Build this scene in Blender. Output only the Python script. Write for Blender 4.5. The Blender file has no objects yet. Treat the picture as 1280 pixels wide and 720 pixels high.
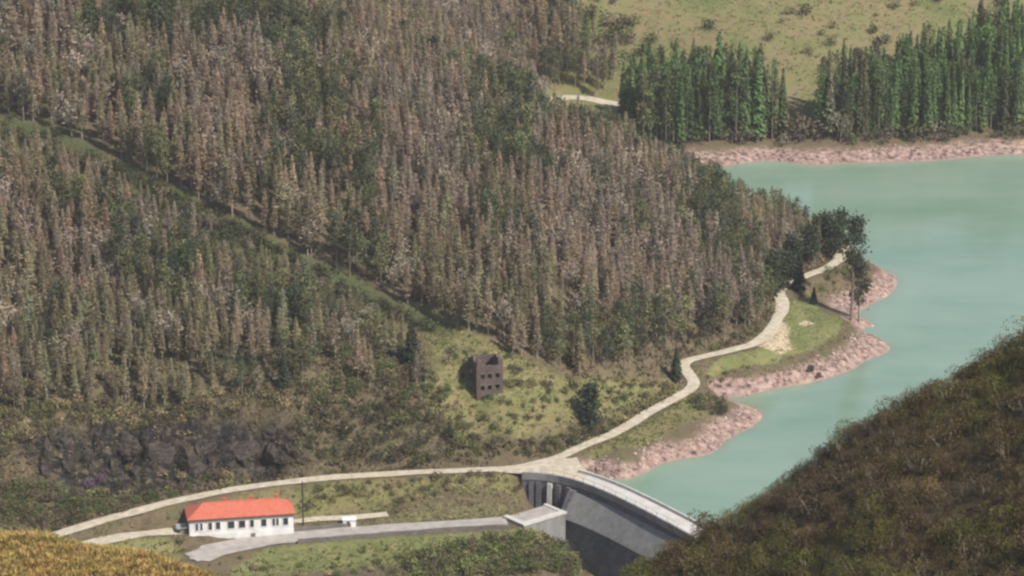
import bpy, math, random
import numpy as np

R_ = math.radians
rng = np.random.default_rng(11)
random.seed(5)
scene = bpy.context.scene
COL = scene.collection

# ------------------------------------------------------------------ camera
CAM_Z, PITCH, FOC = 230.0, R_(17.3), 4000.0          # metres, tilt, focal length in photo pixels (1280 wide)
cd = bpy.data.cameras.new('camera'); cam = bpy.data.objects.new('camera', cd); COL.objects.link(cam)
cam.location = (0, 0, CAM_Z); cam.rotation_euler = (R_(90) - PITCH, 0, 0)
cd.sensor_width = 36; cd.lens = 36 * FOC / 1280
cd.clip_start = 1; cd.clip_end = 20000
scene.camera = cam
cp_, sp_ = math.cos(PITCH), math.sin(PITCH)


def ray(px, py):
    a, b = (px - 640) / FOC, (360 - py) / FOC
    return np.array([a, cp_ + sp_ * b, -sp_ + cp_ * b])


def survey(px, py, z):
    """Bearing and tilt read off the photograph + a known height -> place in metres."""
    d = ray(px, py); t = (z - CAM_Z) / d[2]
    return np.array([d[0] * t, d[1] * t, z])


def at_y(px, py, y):
    d = ray(px, py); t = y / d[1]
    return np.array([d[0] * t, y, CAM_Z + d[2] * t])


def project(P):
    x, y, z = P[:, 0], P[:, 1], P[:, 2] - CAM_Z
    dep = y * cp_ - z * sp_
    return 640 + FOC * x / dep, 360 - FOC * (y * sp_ + z * cp_) / dep, dep


# ------------------------------------------------------------------ heights of the valley
S = []
def pts(*a):
    for p in a: S.append(survey(*p))
# road through the valley and along the shore
ROAD_MAIN = [(40, 678, 3), (75, 667, 3), (110, 656, 3), (150, 645, 3), (220, 626, 3), (300, 610, 3), (380, 600, 3), (450, 594, 3), (530, 590, 3), (610, 587, 3.1), (660, 583, 3.05), (700, 572, 3.1),
             (730, 557, 3.6), (760, 545, 4), (790, 529, 4.3), (815, 514, 4.5), (840, 500, 4.8), (862, 487, 5), (868, 478, 5.2), (860, 466, 5.4), (852, 457, 5.6), (858, 450, 5.8), (905, 440, 6), (940, 431, 6.2), (958, 420, 6.3), (970, 404, 6.5), (978, 388, 6.7), (978, 375, 6.9), (972, 366, 7),
             (980, 357, 7), (1005, 346, 7), (1035, 335, 7), (1052, 322, 6.5), (1050, 310, 6)]
pts(*ROAD_MAIN)
# shoreline of the drawn-down reservoir
pts((775, 600, 0), (812, 588, 0), (860, 572, 0), (905, 553, 0), (938, 535, 0), (953, 518, 0), (935, 506, 0), (905, 497, 0.1), (950, 490, 0),
    (1000, 481, 0), (1050, 468, 0), (1080, 452, 0), (1100, 425, 0), (1090, 408, 0), (1078, 398, 0), (1080, 386, 0), (1108, 371, 0), (1121, 353, 0),
    (1113, 341, 0), (1093, 335, 0), (1075, 320, 0))
pts((900, 525, 2.5), (860, 552, 2.6), (800, 570, 2.7), (870, 520, 3.6), (1050, 435, 3), (1000, 455, 3), (1075, 418, 2.6), (930, 470, 3), (1060, 405, 4), (1020, 400, 5.5), (1000, 430, 4.8), (950, 450, 4.8), (1060, 380, 1.2), (1035, 372, 2.5), (1095, 352, 2.4), (1060, 345, 4.5), (1020, 382, 4.2))
# bed
pts((1000, 520, -5), (1100, 450, -6), (1180, 400, -8), (1150, 300, -9), (1260, 250, -8), (1200, 480, -6), (860, 610, -4), (960, 570, -5), (1150, 360, -6), (1250, 350, -9), (820, 607, -3), (1130, 410, -4.5), (1100, 260, -8), (960, 232, -5))
# far shore
pts((850, 207, 0), (920, 206, 0), (1000, 205, 0), (1100, 203, 0), (1180, 200, 0), (1280, 193, 0), (1340, 190, 0))
pts((850, 183, 3.4), (930, 178, 3.6), (1000, 177, 3.6), (1100, 180, 3.2), (1190, 172, 3.4), (1280, 169, 3.4), (1340, 166, 3.5))
for x in (-60, 0, 60, 120, 190, 260):
    for y, z in ((905, 14), (950, 28), (1010, 46), (1100, 72)): S.append(np.array([x, y, z + (abs(x - 60) * 0.01)]))
# bay head with the lake track
pts((690, 130, 5), (725, 124, 5.2), (772, 132, 4.5), (712, 146, 4), (640, 105, 9), (800, 175, 0.3))
# wooded spur: ridge line, and the slope behind it
pts((1030, 312, 5.5), (980, 292, 10), (940, 280, 13), (900, 264, 16.5), (840, 238, 23), (790, 220, 27), (700, 190, 36), (640, 140, 44))
pts((1000, 264, -1), (920, 232, -1), (860, 214, -1))
# hillside
for x in (-200, -150, -100, -50):
    for y in (632, 670, 710, 750, 800): S.append(np.array([x, y, 12 + (y - 608) * 0.38]))
S += [np.array(v, float) for v in ((-18, 640, 21), (-15, 675, 32), (-12, 765, 36), (-30, 720, 47), (14, 755, 27), (14, 790, 14), (28, 785, 15), (2, 800, 18), (-120, 900, 85), (-220, 950, 110), (-60, 900, 45), (-220, 850, 105), (-60, 1000, 50))]
pts((700, 460, 14), (600, 420, 21), (520, 430, 20.5), (760, 440, 13.5), (830, 440, 8), (800, 400, 16), (700, 380, 23), (880, 400, 10), (950, 370, 9.5), (900, 340, 13), (800, 300, 22))
# bank above the road, crag and ruin shelf
pts((60, 560, 12), (150, 545, 11.5), (250, 535, 12), (340, 540, 11), (60, 620, 5.5), (150, 600, 5), (250, 590, 4.6), (340, 582, 4.4), (430, 540, 10), (430, 575, 4.6), (520, 535, 10), (520, 572, 4.6), (600, 545, 9), (600, 569, 4.6), (650, 550, 8), (660, 566, 4.6),
    (610, 500, 13), (560, 500, 13.3), (660, 500, 12.4), (720, 500, 10), (700, 545, 5.4), (760, 510, 6.8), (820, 478, 6.4), (740, 536, 5))
# valley floor below the dam
pts((190, 676, -1.2), (240, 672, -1.5), (300, 668, -1.5), (370, 664, -1.6), (420, 657, -1.7), (490, 650, -1.7), (560, 646, -1.7), (620, 642, -1.7),
    (110, 680, 2.0), (250, 692, -2.6), (330, 680, -2.4), (430, 669, -2.1), (540, 660, -2.1), (640, 653, -2.1),
    (450, 625, 1), (560, 620, 1), (620, 612, 1.0), (350, 700, -3.6), (500, 688, -3.3), (600, 678, -3.0), (500, 720, -4.8), (680, 690, -4.4), (600, 720, -5.2), (300, 725, -4.5),
    (722, 690, -8), (755, 716, -13), (810, 716, -13), (700, 720, -6.5), (690, 640, -6), (720, 660, -9), (450, 760, -7), (650, 760, -9), (800, 760, -18))
S += [np.array(v, float) for v in ((70, 560, 14), (110, 590, 12), (150, 640, 6), (45, 575, 4.5), (190, 700, 4), (230, 760, 2), (60, 500, 25), (-60, 520, -10), (0, 500, -8), (-120, 520, 0), (-100, 548, -3), (-130, 565, 3), (20, 540, -16), (200, 560, 40))]
S = np.array(S)


def tps_kernel(r2): return np.where(r2 > 0, 0.5 * r2 * np.log(np.maximum(r2, 1e-12)), 0)
n_ = len(S); XY = S[:, :2] / 100.0
K = tps_kernel(((XY[:, None] - XY[None]) ** 2).sum(-1)) + np.eye(n_) * 4e-5
Pm = np.hstack([np.ones((n_, 1)), XY])
A_ = np.zeros((n_ + 3, n_ + 3)); A_[:n_, :n_] = K; A_[:n_, n_:] = Pm; A_[n_:, :n_] = Pm.T
W_ = np.linalg.solve(A_, np.concatenate([S[:, 2], np.zeros(3)]))


def tps(x, y):
    x = np.asarray(x, float) / 100; y = np.asarray(y, float) / 100
    out = np.zeros(x.shape)
    flat = out.ravel(); xf, yf = x.ravel(), y.ravel()
    for i in range(0, len(xf), 20000):
        q = slice(i, i + 20000)
        r2 = (xf[q, None] - XY[None, :, 0]) ** 2 + (yf[q, None] - XY[None, :, 1]) ** 2
        flat[q] = tps_kernel(r2) @ W_[:n_] + W_[n_] + W_[n_ + 1] * xf[q] + W_[n_ + 2] * yf[q]
    return flat.reshape(x.shape)


def vnoise(x, y, seed=0):
    """value noise, one octave, period-free enough for terrain"""
    xi, yi = np.floor(x).astype(int), np.floor(y).astype(int)
    fx, fy = x - xi, y - yi
    fx = fx * fx * (3 - 2 * fx); fy = fy * fy * (3 - 2 * fy)
    def h(a, b):
        n = (a * 374761393 + b * 668265263 + seed * 974711) & 0x7fffffff
        n = ((n ^ (n >> 13)) * 1274126177) & 0x7fffffff
        return ((n ^ (n >> 16)) & 0xffff) / 65535.0
    return (h(xi, yi) * (1 - fx) + h(xi + 1, yi) * fx) * (1 - fy) + (h(xi, yi + 1) * (1 - fx) + h(xi + 1, yi + 1) * fx) * fy


def fbm(x, y, o=4, seed=0):
    s = 0; a = 0.5
    for k in range(o): s = s + a * (vnoise(x * 2 ** k, y * 2 ** k, seed + k) - 0.5); a *= 0.5
    return s


# the two nearer hills
YR, YL = 330.0, 262.0
RIDGE_R = np.array([at_y(px, py, YR) for px, py in ((-600, 1500), (300, 960), (560, 830), (760, 733), (820, 695), (880, 659), (940, 624), (1000, 580), (1080, 520), (1130, 492), (1200, 457), (1280, 412), (1360, 365), (1600, 300))])
RIDGE_L = np.array([at_y(px, py, YL) for px, py in ((-300, 632), (0, 648), (60, 652), (100, 667), (180, 675), (250, 697), (290, 716), (400, 775), (520, 850), (760, 1000), (1400, 1500))])


def near_hill(x, y, ridge, yr, front, back):
    z = np.interp(x * yr / np.maximum(y, 50), ridge[:, 0], ridge[:, 2])
    d = y - yr
    soft = np.where(d > 0, -back * d, front * d) - 1.2 * np.exp(-(d / 6.0) ** 2) + 1.2
    return z + soft - 1.2


xs = np.concatenate([np.linspace(-5000, -400, 24), np.arange(-360, -200, 8), np.arange(-200, 230, 1.5), np.arange(232, 400, 8), np.linspace(410, 5000, 24)])
ys = np.concatenate([np.linspace(-3000, 120, 20), np.arange(150, 225, 8), np.arange(225, 345, 2.0), np.arange(345, 545, 6), np.arange(545, 960, 1.5), np.arange(962, 1100, 5), np.linspace(1110, 6000, 26)])
GX, GY = np.meshgrid(xs, ys)
cx, cy = np.clip(GX, -260, 300), np.clip(GY, 480, 1120)
VAL = tps(cx, cy)
VAL += 0.9 * fbm(GX / 9, GY / 9, 4, 3) * np.clip((VAL - 0.3) / 6, 0.1, 1)
VAL += 14 * fbm(GX / 90, GY / 90, 2, 8) * np.clip((np.abs(GX) - 230) / 100, 0, 1)
VAL += np.clip((GY - 1120) * 0.12, 0, 250) + np.clip((np.abs(GX) - 300) * 0.06, 0, 150)
# crag: steps and gullies in the rocky bank above the road
def box_soft(x, a, b, s): return np.clip((x - a) / s, 0, 1) * np.clip((b - x) / s, 0, 1)
crag = box_soft(GX, -96, -38, 6) * box_soft(GY, 592, 618, 5)
VAL += crag * (5.5 * fbm(GX / 4.5, GY / 9, 3, 21) + 2.2 * (0.5 - np.abs(vnoise(GX / 3.2, GY / 8, 27) - 0.5) * 4))

def smooth_road_profile(pl, step=1.0, it=25):
    P = np.array(pl)[:, :2]
    d = np.concatenate([[0], np.cumsum(np.hypot(*np.diff(P, axis=0).T))])
    s = np.arange(0, d[-1], step)
    x, y = np.interp(s, d, P[:, 0]), np.interp(s, d, P[:, 1])
    for _ in range(it // 6):
        x[1:-1] = (x[:-2] + x[1:-1] * 2 + x[2:]) / 4; y[1:-1] = (y[:-2] + y[1:-1] * 2 + y[2:]) / 4
    z = np.interp(s, d, np.array(pl)[:, 2])
    for _ in range(it): z[1:-1] = (z[:-2] + z[1:-1] * 2 + z[2:]) / 4
    return np.stack([x, y, z], 1)

def seen(lst): return [survey(*p) for p in lst]
ROADS = {
    'shore_road': (smooth_road_profile(seen(ROAD_MAIN)), 2.8),
    'drive': (smooth_road_profile(seen([(85, 687, 2.3), (110, 680, 2.1), (150, 671, 1.2), (190, 666, -0.2), (236, 663, -1.35)])), 3.6),
    'yard_path': (smooth_road_profile(seen([(366, 652, -1.8), (400, 648, -1.7), (440, 647, -1.65), (486, 643, -1.55)])), 2.4),
    'channel_road': (smooth_road_profile(seen([(238, 697, -2.7), (262, 690, -2.6), (300, 681, -2.45), (345, 674, -2.3), (430, 666, -2.1), (540, 658, -2.1), (640, 652, -2.05)])), 5.4),
    'lake_track': (smooth_road_profile(seen([(714, 150, 4), (700, 141, 4.4), (689, 131, 5), (692, 124, 5.2), (712, 121, 5.3), (740, 124, 5), (775, 132, 4.5), (800, 140, 4.5)])), 5.0),
}
# bench the ground along every road
keep_t = np.ones(GX.shape); sw = np.zeros(GX.shape); sz = np.zeros(GX.shape)
for nm, (P, w) in ROADS.items():
    m = (GX > P[:, 0].min() - 9) & (GX < P[:, 0].max() + 9) & (GY > P[:, 1].min() - 9) & (GY < P[:, 1].max() + 9)
    q = np.stack([GX[m], GY[m]], 1)
    best = np.full(len(q), 1e9); bz = np.zeros(len(q))
    for i in range(0, len(q), 4000):
        D = ((q[i:i + 4000, None] - P[None, ::2, :2]) ** 2).sum(-1)
        k = D.argmin(1); best[i:i + 4000] = np.sqrt(D[np.arange(len(k)), k]); bz[i:i + 4000] = P[::2, 2][k]
    t = np.clip((best - (w / 2 + 0.9)) / 2.4, 0, 1); t = t * t * (3 - 2 * t)
    wt = (1 - t) ** 2 / (t + 0.02)
    keep_t[m] *= t; sw[m] += wt; sz[m] += wt * (bz - 0.12)
VAL = VAL * keep_t + (1 - keep_t) * sz / np.maximum(sw, 1e-6)

# ---- dam plan
DAM_PX = [(640, 593), (662, 592.5), (690, 595), (722, 603), (760, 618), (800, 637.5), (850, 664), (905, 697), (960, 735)]
def smooth_curve(P, step=0.5, it=60):
    d = np.concatenate([[0], np.cumsum(np.hypot(*np.diff(P[:, :2], axis=0).T))])
    s = np.arange(0, d[-1], step)
    Q = np.stack([np.interp(s, d, P[:, k]) for k in range(2)], 1)
    for _ in range(it): Q[1:-1] = (Q[:-2] + 2 * Q[1:-1] + Q[2:]) / 4
    return Q, s
CREST = 3.0
DAM, DAM_S = smooth_curve(np.array([survey(px, py, CREST) for px, py in DAM_PX]))
tg = np.gradient(DAM, axis=0); tg /= np.linalg.norm(tg, axis=1)[:, None]
DN = np.stack([tg[:, 1], -tg[:, 0]], 1)              # points downstream
if DN[len(DN) // 2, 1] > 0: DN = -DN
DAM_W = 4.9
# keep the ground out of the dam body's faces
m = (GX > -5) & (GX < 60) & (GY > 540) & (GY < 625)
q = np.stack([GX[m], GY[m]], 1)
D = ((q[:, None] - DAM[None]) ** 2).sum(-1); k = D.argmin(1); dist = np.sqrt(D[np.arange(len(k)), k])
side = ((q - DAM[k]) * DN[k]).sum(1)
zz = VAL[m]
zz = np.where((side > -1.5) & (dist < 9) & (k > 12), np.minimum(zz, CREST - 0.6 - np.clip((side + 1.5) * 2.2, 0, 14) * np.clip((k - 12) / 12, 0, 1)), zz)
zz = np.where((side <= -1.5) & (side > -DAM_W - 1) & (dist < 8) & (k > 2), np.minimum(zz, CREST - 0.5), zz)
VAL[m] = zz
NR = near_hill(GX, GY, RIDGE_R, YR, 0.26, 0.75)
NR += 1.3 * fbm(GX / 7, GY / 7, 3, 31)
NR -= np.clip(np.abs(GX) - 300, 0, 1e9) * 0.3
NL = near_hill(GX, GY, RIDGE_L, YL, 0.22, 0.7) + 0.5 * fbm(GX / 5, GY / 5, 3, 41)
low = np.clip((200 - GY) / 60, 0, 1)
NR = NR * (1 - low) + np.minimum(NR, 60) * low
NL = NL * (1 - low) + np.minimum(NL, 60) * low
NR = np.where(GY > 520, -1e3, NR); NL = np.where(GY > 480, -1e3, NL)
GZ = np.maximum(VAL, np.maximum(NR, NL))
near_r = ((NR > VAL - 1) & (NR >= NL)).astype(float); near_l = ((NL > VAL - 1) & (NL > NR)).astype(float)


def ground(x, y, Z=None):
    Z = GZ if Z is None else Z
    x = np.asarray(x, float); y = np.asarray(y, float)
    i = np.clip(np.searchsorted(xs, x) - 1, 0, len(xs) - 2); j = np.clip(np.searchsorted(ys, y) - 1, 0, len(ys) - 2)
    fx = np.clip((x - xs[i]) / (xs[i + 1] - xs[i]), 0, 1); fy = np.clip((y - ys[j]) / (ys[j + 1] - ys[j]), 0, 1)
    return (Z[j, i] * (1 - fx) + Z[j, i + 1] * fx) * (1 - fy) + (Z[j + 1, i] * (1 - fx) + Z[j + 1, i + 1] * fx) * fy


def on(px, py, y0=480, y1=1080):
    """where a sight line meets the valley ground"""
    d = ray(px, py); t = np.arange(y0, y1, 0.5) / d[1]
    P = np.outer(t, d); P[:, 2] += CAM_Z
    below = P[:, 2] <= ground(P[:, 0], P[:, 1], VAL)
    k = int(np.argmax(below)) if below.any() else len(t) - 1
    p = P[k]; p[2] = ground(p[0], p[1], VAL)
    return p


def poly(lst): return np.array([on(*p)[:2] for p in lst])


def inside(x, y, pg):
    c = np.zeros(np.shape(x), bool); n = len(pg)
    for a in range(n):
        x1, y1 = pg[a]; x2, y2 = pg[(a + 1) % n]
        if y1 == y2: continue
        c ^= ((y1 > y) != (y2 > y)) & (x < (x2 - x1) * (y - y1) / (y2 - y1) + x1)
    return c


def edge_dist(x, y, pg):
    best = np.full(np.shape(x), 1e9)
    for a in range(len(pg)):
        p, q = pg[a], pg[(a + 1) % len(pg)]; d = q - p; L = max((d ** 2).sum(), 1e-9)
        t = np.clip(((x - p[0]) * d[0] + (y - p[1]) * d[1]) / L, 0, 1)
        best = np.minimum(best, np.hypot(x - p[0] - t * d[0], y - p[1] - t * d[1]))
    return best


def zone(pg, soft=3.0):
    out = np.zeros(GX.shape)
    m = (GX > pg[:, 0].min() - 8) & (GX < pg[:, 0].max() + 8) & (GY > pg[:, 1].min() - 8) & (GY < pg[:, 1].max() + 8)
    x, y = GX[m], GY[m]
    s = np.where(inside(x, y, pg), 1, -1) * edge_dist(x, y, pg)
    out[m] = np.clip(0.5 + s / (2 * soft), 0, 1)
    return out


# ------------------------------------------------------------------ scene helpers
def tag(o, label=None, cat=None, group=None, kind=None):
    if label: o['label'] = label
    if cat: o['category'] = cat
    if group: o['group'] = group
    if kind: o['kind'] = kind
    return o


def link(name, me, parent=None):
    o = bpy.data.objects.new(name, me); COL.objects.link(o)
    if parent is not None: o.parent = parent
    return o


def empty(name, loc, rz=0.0):
    o = bpy.data.objects.new(name, None); COL.objects.link(o)
    o.location = loc; o.rotation_euler = (0, 0, rz); o.empty_display_size = 0.3
    return o


def mesh_np(name, V, F, mats, mi=None, smooth=False):
    """V (n,3), F list of arrays (k,3) / (k,4)"""
    me = bpy.data.meshes.new(name)
    V = np.asarray(V, np.float32)
    me.vertices.add(len(V)); me.vertices.foreach_set('co', V.ravel())
    Fs = F if isinstance(F, (list, tuple)) else [F]
    Fs = [np.asarray(f, np.int32) for f in Fs if len(f)]
    loops = np.concatenate([f.ravel() for f in Fs])
    tot = np.concatenate([np.full(len(f), f.shape[1], np.int32) for f in Fs])
    st = np.concatenate([[0], np.cumsum(tot)[:-1]]).astype(np.int32)
    me.loops.add(len(loops)); me.loops.foreach_set('vertex_index', loops)
    me.polygons.add(len(tot)); me.polygons.foreach_set('loop_start', st)
    if mi is not None: me.polygons.foreach_set('material_index', np.asarray(mi, np.int32))
    if smooth: me.polygons.foreach_set('use_smooth', np.ones(len(tot), bool))
    for m_ in mats: me.materials.append(m_)
    me.update(calc_edges=True); me.validate()
    return me


class MB:
    """collects boxes, bars and faces into one mesh"""
    def __init__(s): s.V = []; s.F = []
    def face(s, P):
        i = len(s.V); s.V += [tuple(map(float, p)) for p in P]; s.F.append(tuple(range(i, i + len(P))))
    def hull8(s, b, t):
        i = len(s.V); s.V += [tuple(map(float, p)) for p in list(b) + list(t)]
        s.F += [(i + 3, i + 2, i + 1, i), (i + 4, i + 5, i + 6, i + 7)] + [(i + k, i + (k + 1) % 4, i + 4 + (k + 1) % 4, i + 4 + k) for k in range(4)]
    def box(s, x0, x1, y0, y1, z0, z1):
        s.hull8([(x0, y0, z0), (x1, y0, z0), (x1, y1, z0), (x0, y1, z0)], [(x0, y0, z1), (x1, y0, z1), (x1, y1, z1), (x0, y1, z1)])
    def tube(s, p, q, r0, r1, n=8):
        p = np.array(p, float); q = np.array(q, float); d = q - p; d /= np.linalg.norm(d)
        a = np.cross(d, (1, 0, 0) if abs(d[0]) < 0.9 else (0, 1, 0)); a /= np.linalg.norm(a); b = np.cross(d, a)
        i = len(s.V)
        for c, r in ((p, r0), (q, r1)):
            for k in range(n):
                t = 2 * math.pi * k / n; s.V.append(tuple(c + r * (math.cos(t) * a + math.sin(t) * b)))
        s.F += [(i + k, i + (k + 1) % n, i + n + (k + 1) % n, i + n + k) for k in range(n)] + [tuple(range(i + n, i + 2 * n)), tuple(range(i + n - 1, i - 1, -1))]
    def build(s, name, mat, parent=None, smooth=False, bevel=0.0):
        me = bpy.data.meshes.new(name); me.from_pydata(s.V, [], s.F); me.materials.append(mat); me.update()
        if smooth: me.polygons.foreach_set('use_smooth', [True] * len(me.polygons))
        o = link(name, me, parent)
        if bevel:
            b = o.modifiers.new('bevel', 'BEVEL'); b.width = bevel; b.segments = 1
        return o


class N:
    """small node-tree writer"""
    def __init__(s, name):
        s.m = bpy.data.materials.new(name); s.m.use_nodes = True; s.t = s.m.node_tree; s.t.nodes.clear()
        s.out = s.t.nodes.new('ShaderNodeOutputMaterial'); s.p = s.t.nodes.new('ShaderNodeBsdfPrincipled')
        s.t.links.new(s.p.outputs[0], s.out.inputs[0]); s.p.inputs['Specular IOR Level'].default_value = 0.15
        s.p.inputs['Roughness'].default_value = 0.85
    def n(s, typ, **kw):
        x = s.t.nodes.new('ShaderNode' + typ)
        for k, v in kw.items(): setattr(x, k, v)
        return x
    def l(s, a, b): s.t.links.new(a, b)
    def put(s, sock, v):
        if hasattr(v, 'links'): s.l(v, sock)
        else: sock.default_value = v
    def pos(s): return s.n('NewGeometry').outputs['Position']
    def noise(s, scale, detail=4, vec=None, rough=0.6, stretch=None):
        x = s.n('TexNoise'); x.inputs['Scale'].default_value = scale; x.inputs['Detail'].default_value = detail; x.inputs['Roughness'].default_value = rough
        v = vec if vec is not None else s.pos()
        if stretch:
            mp = s.n('Mapping'); mp.inputs['Scale'].default_value = stretch; s.l(v, mp.inputs[0]); v = mp.outputs[0]
        s.l(v, x.inputs['Vector']); return x.outputs[0]
    def ramp(s, f, stops):
        r = s.n('ValToRGB'); e = r.color_ramp.elements
        while len(e) < len(stops): e.new(0.5)
        for k, (p, c) in enumerate(stops):
            e[k].position = p; e[k].color = (*c, 1) if not isinstance(c, (int, float)) else (c, c, c, 1)
        s.l(f, r.inputs[0]); return r.outputs[0]
    def mix(s, f, a, b, mode='MIX'):
        x = s.n('Mix', data_type='RGBA', blend_type=mode)
        s.put(x.inputs[0], f)
        for k, v in ((6, a), (7, b)):
            if isinstance(v, tuple): x.inputs[k].default_value = (*v, 1) if len(v) == 3 else v
            else: s.l(v, x.inputs[k])
        return x.outputs[2]
    def math(s, op, a, b=0.0, c=None):
        x = s.n('Math', operation=op); s.put(x.inputs[0], a); s.put(x.inputs[1], b)
        if c is not None: s.put(x.inputs[2], c)
        return x.outputs[0]
    def rng(s, v, a, b, c=0.0, d=1.0):
        x = s.n('MapRange', interpolation_type='SMOOTHSTEP'); s.put(x.inputs[0], v)
        for k, q in zip((1, 2, 3, 4), (a, b, c, d)): x.inputs[k].default_value = q
        return x.outputs[0]
    def attr(s, name): return s.n('Attribute', attribute_name=name)
    def base(s, c):
        if isinstance(c, tuple): s.p.inputs['Base Color'].default_value = (*c, 1)
        else: s.l(c, s.p.inputs['Base Color'])
    def bump(s, h, strength=0.5, dist=0.1):
        b = s.n('Bump'); s.put(b.inputs['Strength'], strength); b.inputs['Distance'].default_value = dist
        s.l(h, b.inputs['Height']); s.l(b.outputs[0], s.p.inputs['Normal'])


def simple(name, c0, c1, scale=1.5, rough=0.85, spec=0.15, bump=0.0, stretch=None):
    k = N(name); f = k.noise(scale, 5, stretch=stretch); k.base(k.ramp(f, [(0.3, c0), (0.7, c1)])); k.p.inputs['Roughness'].default_value = rough; k.p.inputs['Specular IOR Level'].default_value = spec
    if bump: k.bump(f, bump, 0.1)
    return k.m


def crown_mat(name, var=0.5, transl=0.15):
    """foliage or twigs: colour carried per tree (object colour, or the tint stored on a massed mesh)"""
    k = N(name)
    oi = k.n('ObjectInfo'); at = k.attr('tint')
    c = k.mix(1.0, oi.outputs['Color'], at.outputs['Color'], 'ADD')
    f = k.noise(1.1, 3)
    v = k.rng(f, 0.25, 0.75, 1 - var, 1 + var)
    vm = k.n('CombineColor'); [k.l(v, vm.inputs[i]) for i in range(3)]
    c = k.mix(1.0, c, vm.outputs[0], 'MULTIPLY')
    k.base(c)
    tr = k.n('BsdfTranslucent'); k.l(c, tr.inputs[0])
    ms = k.n('MixShader'); ms.inputs[0].default_value = transl
    k.l(k.p.outputs[0], ms.inputs[1]); k.l(tr.outputs[0], ms.inputs[2]); k.l(ms.outputs[0], k.out.inputs[0])
    k.p.inputs['Specular IOR Level'].default_value = 0.08
    return k.m


M = {}
M['twig'] = crown_mat('larch_twigs', 0.25, 0.25)
M['needle'] = crown_mat('needles', 0.45, 0.2)
M['leaf'] = crown_mat('leaves', 0.45, 0.2)
M['bark'] = simple('bark', (0.14, 0.11, 0.085), (0.26, 0.21, 0.17), 2, stretch=(1, 1, 0.3))
M['pale_bark'] = simple('pale_bark', (0.24, 0.21, 0.18), (0.38, 0.34, 0.30), 2, stretch=(1, 1, 0.3))
M['concrete'] = simple('concrete', (0.42, 0.40, 0.37), (0.58, 0.56, 0.52), 0.6, bump=0.1)
M['gravel'] = simple('road_gravel', (0.50, 0.43, 0.33), (0.66, 0.58, 0.47), 0.8)
M['yard'] = simple('yard_concrete', (0.28, 0.25, 0.22), (0.42, 0.38, 0.34), 0.5)
M['white'] = simple('white_render', (0.60, 0.585, 0.57), (0.80, 0.79, 0.77), 0.5)
M['glass'] = simple('dark_glass', (0.02, 0.022, 0.028), (0.05, 0.05, 0.06), 3, rough=0.15, spec=0.5)
M['frame'] = simple('white_frame', (0.6, 0.6, 0.6), (0.7, 0.7, 0.7), 3)
M['dark'] = simple('dark_timber', (0.03, 0.028, 0.03), (0.06, 0.055, 0.05), 3)
M['steel'] = simple('grey_steel', (0.25, 0.26, 0.27), (0.35, 0.36, 0.37), 4, rough=0.5, spec=0.4)


def tile_mat():
    k = N('red_tile'); f = k.noise(1.2, 4)
    c = k.ramp(f, [(0.3, (0.43, 0.110, 0.070)), (0.7, (0.53, 0.16, 0.108))])
    w = k.n('TexWave', wave_type='BANDS', bands_direction='Z'); w.inputs['Scale'].default_value = 1.6; w.inputs['Distortion'].default_value = 0.6
    k.l(k.pos(), w.inputs[0])
    k.base(k.mix(k.math('MULTIPLY', w.outputs[0], 0.25), c, (0.40, 0.11, 0.07))); k.bump(w.outputs[0], 0.25, 0.05); return k.m
M['tile'] = tile_mat()


def stone_mat(name, a, b, sc=1.6, mortar=(0.22, 0.2, 0.18)):
    k = N(name); v = k.n('TexVoronoi', feature='DISTANCE_TO_EDGE'); v.inputs['Scale'].default_value = sc
    mp = k.n('Mapping'); mp.inputs['Scale'].default_value = (1, 1, 1.8); k.l(k.pos(), mp.inputs[0]); k.l(mp.outputs[0], v.inputs['Vector'])
    v2 = k.n('TexVoronoi'); v2.inputs['Scale'].default_value = sc; k.l(mp.outputs[0], v2.inputs['Vector'])
    c = k.mix(k.math('MULTIPLY', v2.outputs['Color'], 1.0), a, b)
    stain = k.noise(0.25, 5)
    c = k.mix(k.rng(stain, 0.4, 0.7, 0, 0.5), c, tuple(x * 0.6 for x in a))
    k.base(k.mix(k.rng(v.outputs[0], 0.0, 0.06, 0.6, 0.0), c, mortar)); k.bump(v.outputs[0], 0.5, 0.08)
    return k.m
M['ruin'] = stone_mat('ruin_stone', (0.085, 0.062, 0.056), (0.15, 0.112, 0.10), 1.7, (0.16, 0.125, 0.115))
M['dam_stone'] = stone_mat('dam_masonry', (0.09, 0.085, 0.095), (0.16, 0.15, 0.16), 0.9, (0.19, 0.185, 0.19))
M['wall_stone'] = stone_mat('wall_stone', (0.12, 0.105, 0.095), (0.2, 0.18, 0.16), 2.0)
M['crag'] = stone_mat('slate_rock', (0.036, 0.030, 0.027), (0.092, 0.073, 0.06), 0.7, (0.015, 0.013, 0.014))
def batter_mat():
    k = N('dam_concrete'); f = k.noise(0.5, 5); s_ = k.noise(1.0, 4, stretch=(1.6, 1.6, 0.12))
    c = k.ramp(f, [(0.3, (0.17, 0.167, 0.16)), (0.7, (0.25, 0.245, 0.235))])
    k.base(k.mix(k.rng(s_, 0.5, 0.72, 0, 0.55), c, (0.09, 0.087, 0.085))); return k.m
M['batter'] = batter_mat()
M['deck'] = simple('pale_deck', (0.42, 0.395, 0.355), (0.56, 0.53, 0.485), 0.5)
M['fascia'] = simple('stained_concrete', (0.17, 0.165, 0.16), (0.30, 0.29, 0.275), 0.5, stretch=(1, 1, 0.3))  # darker than the plain concrete, tone varied in upright streaks

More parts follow.
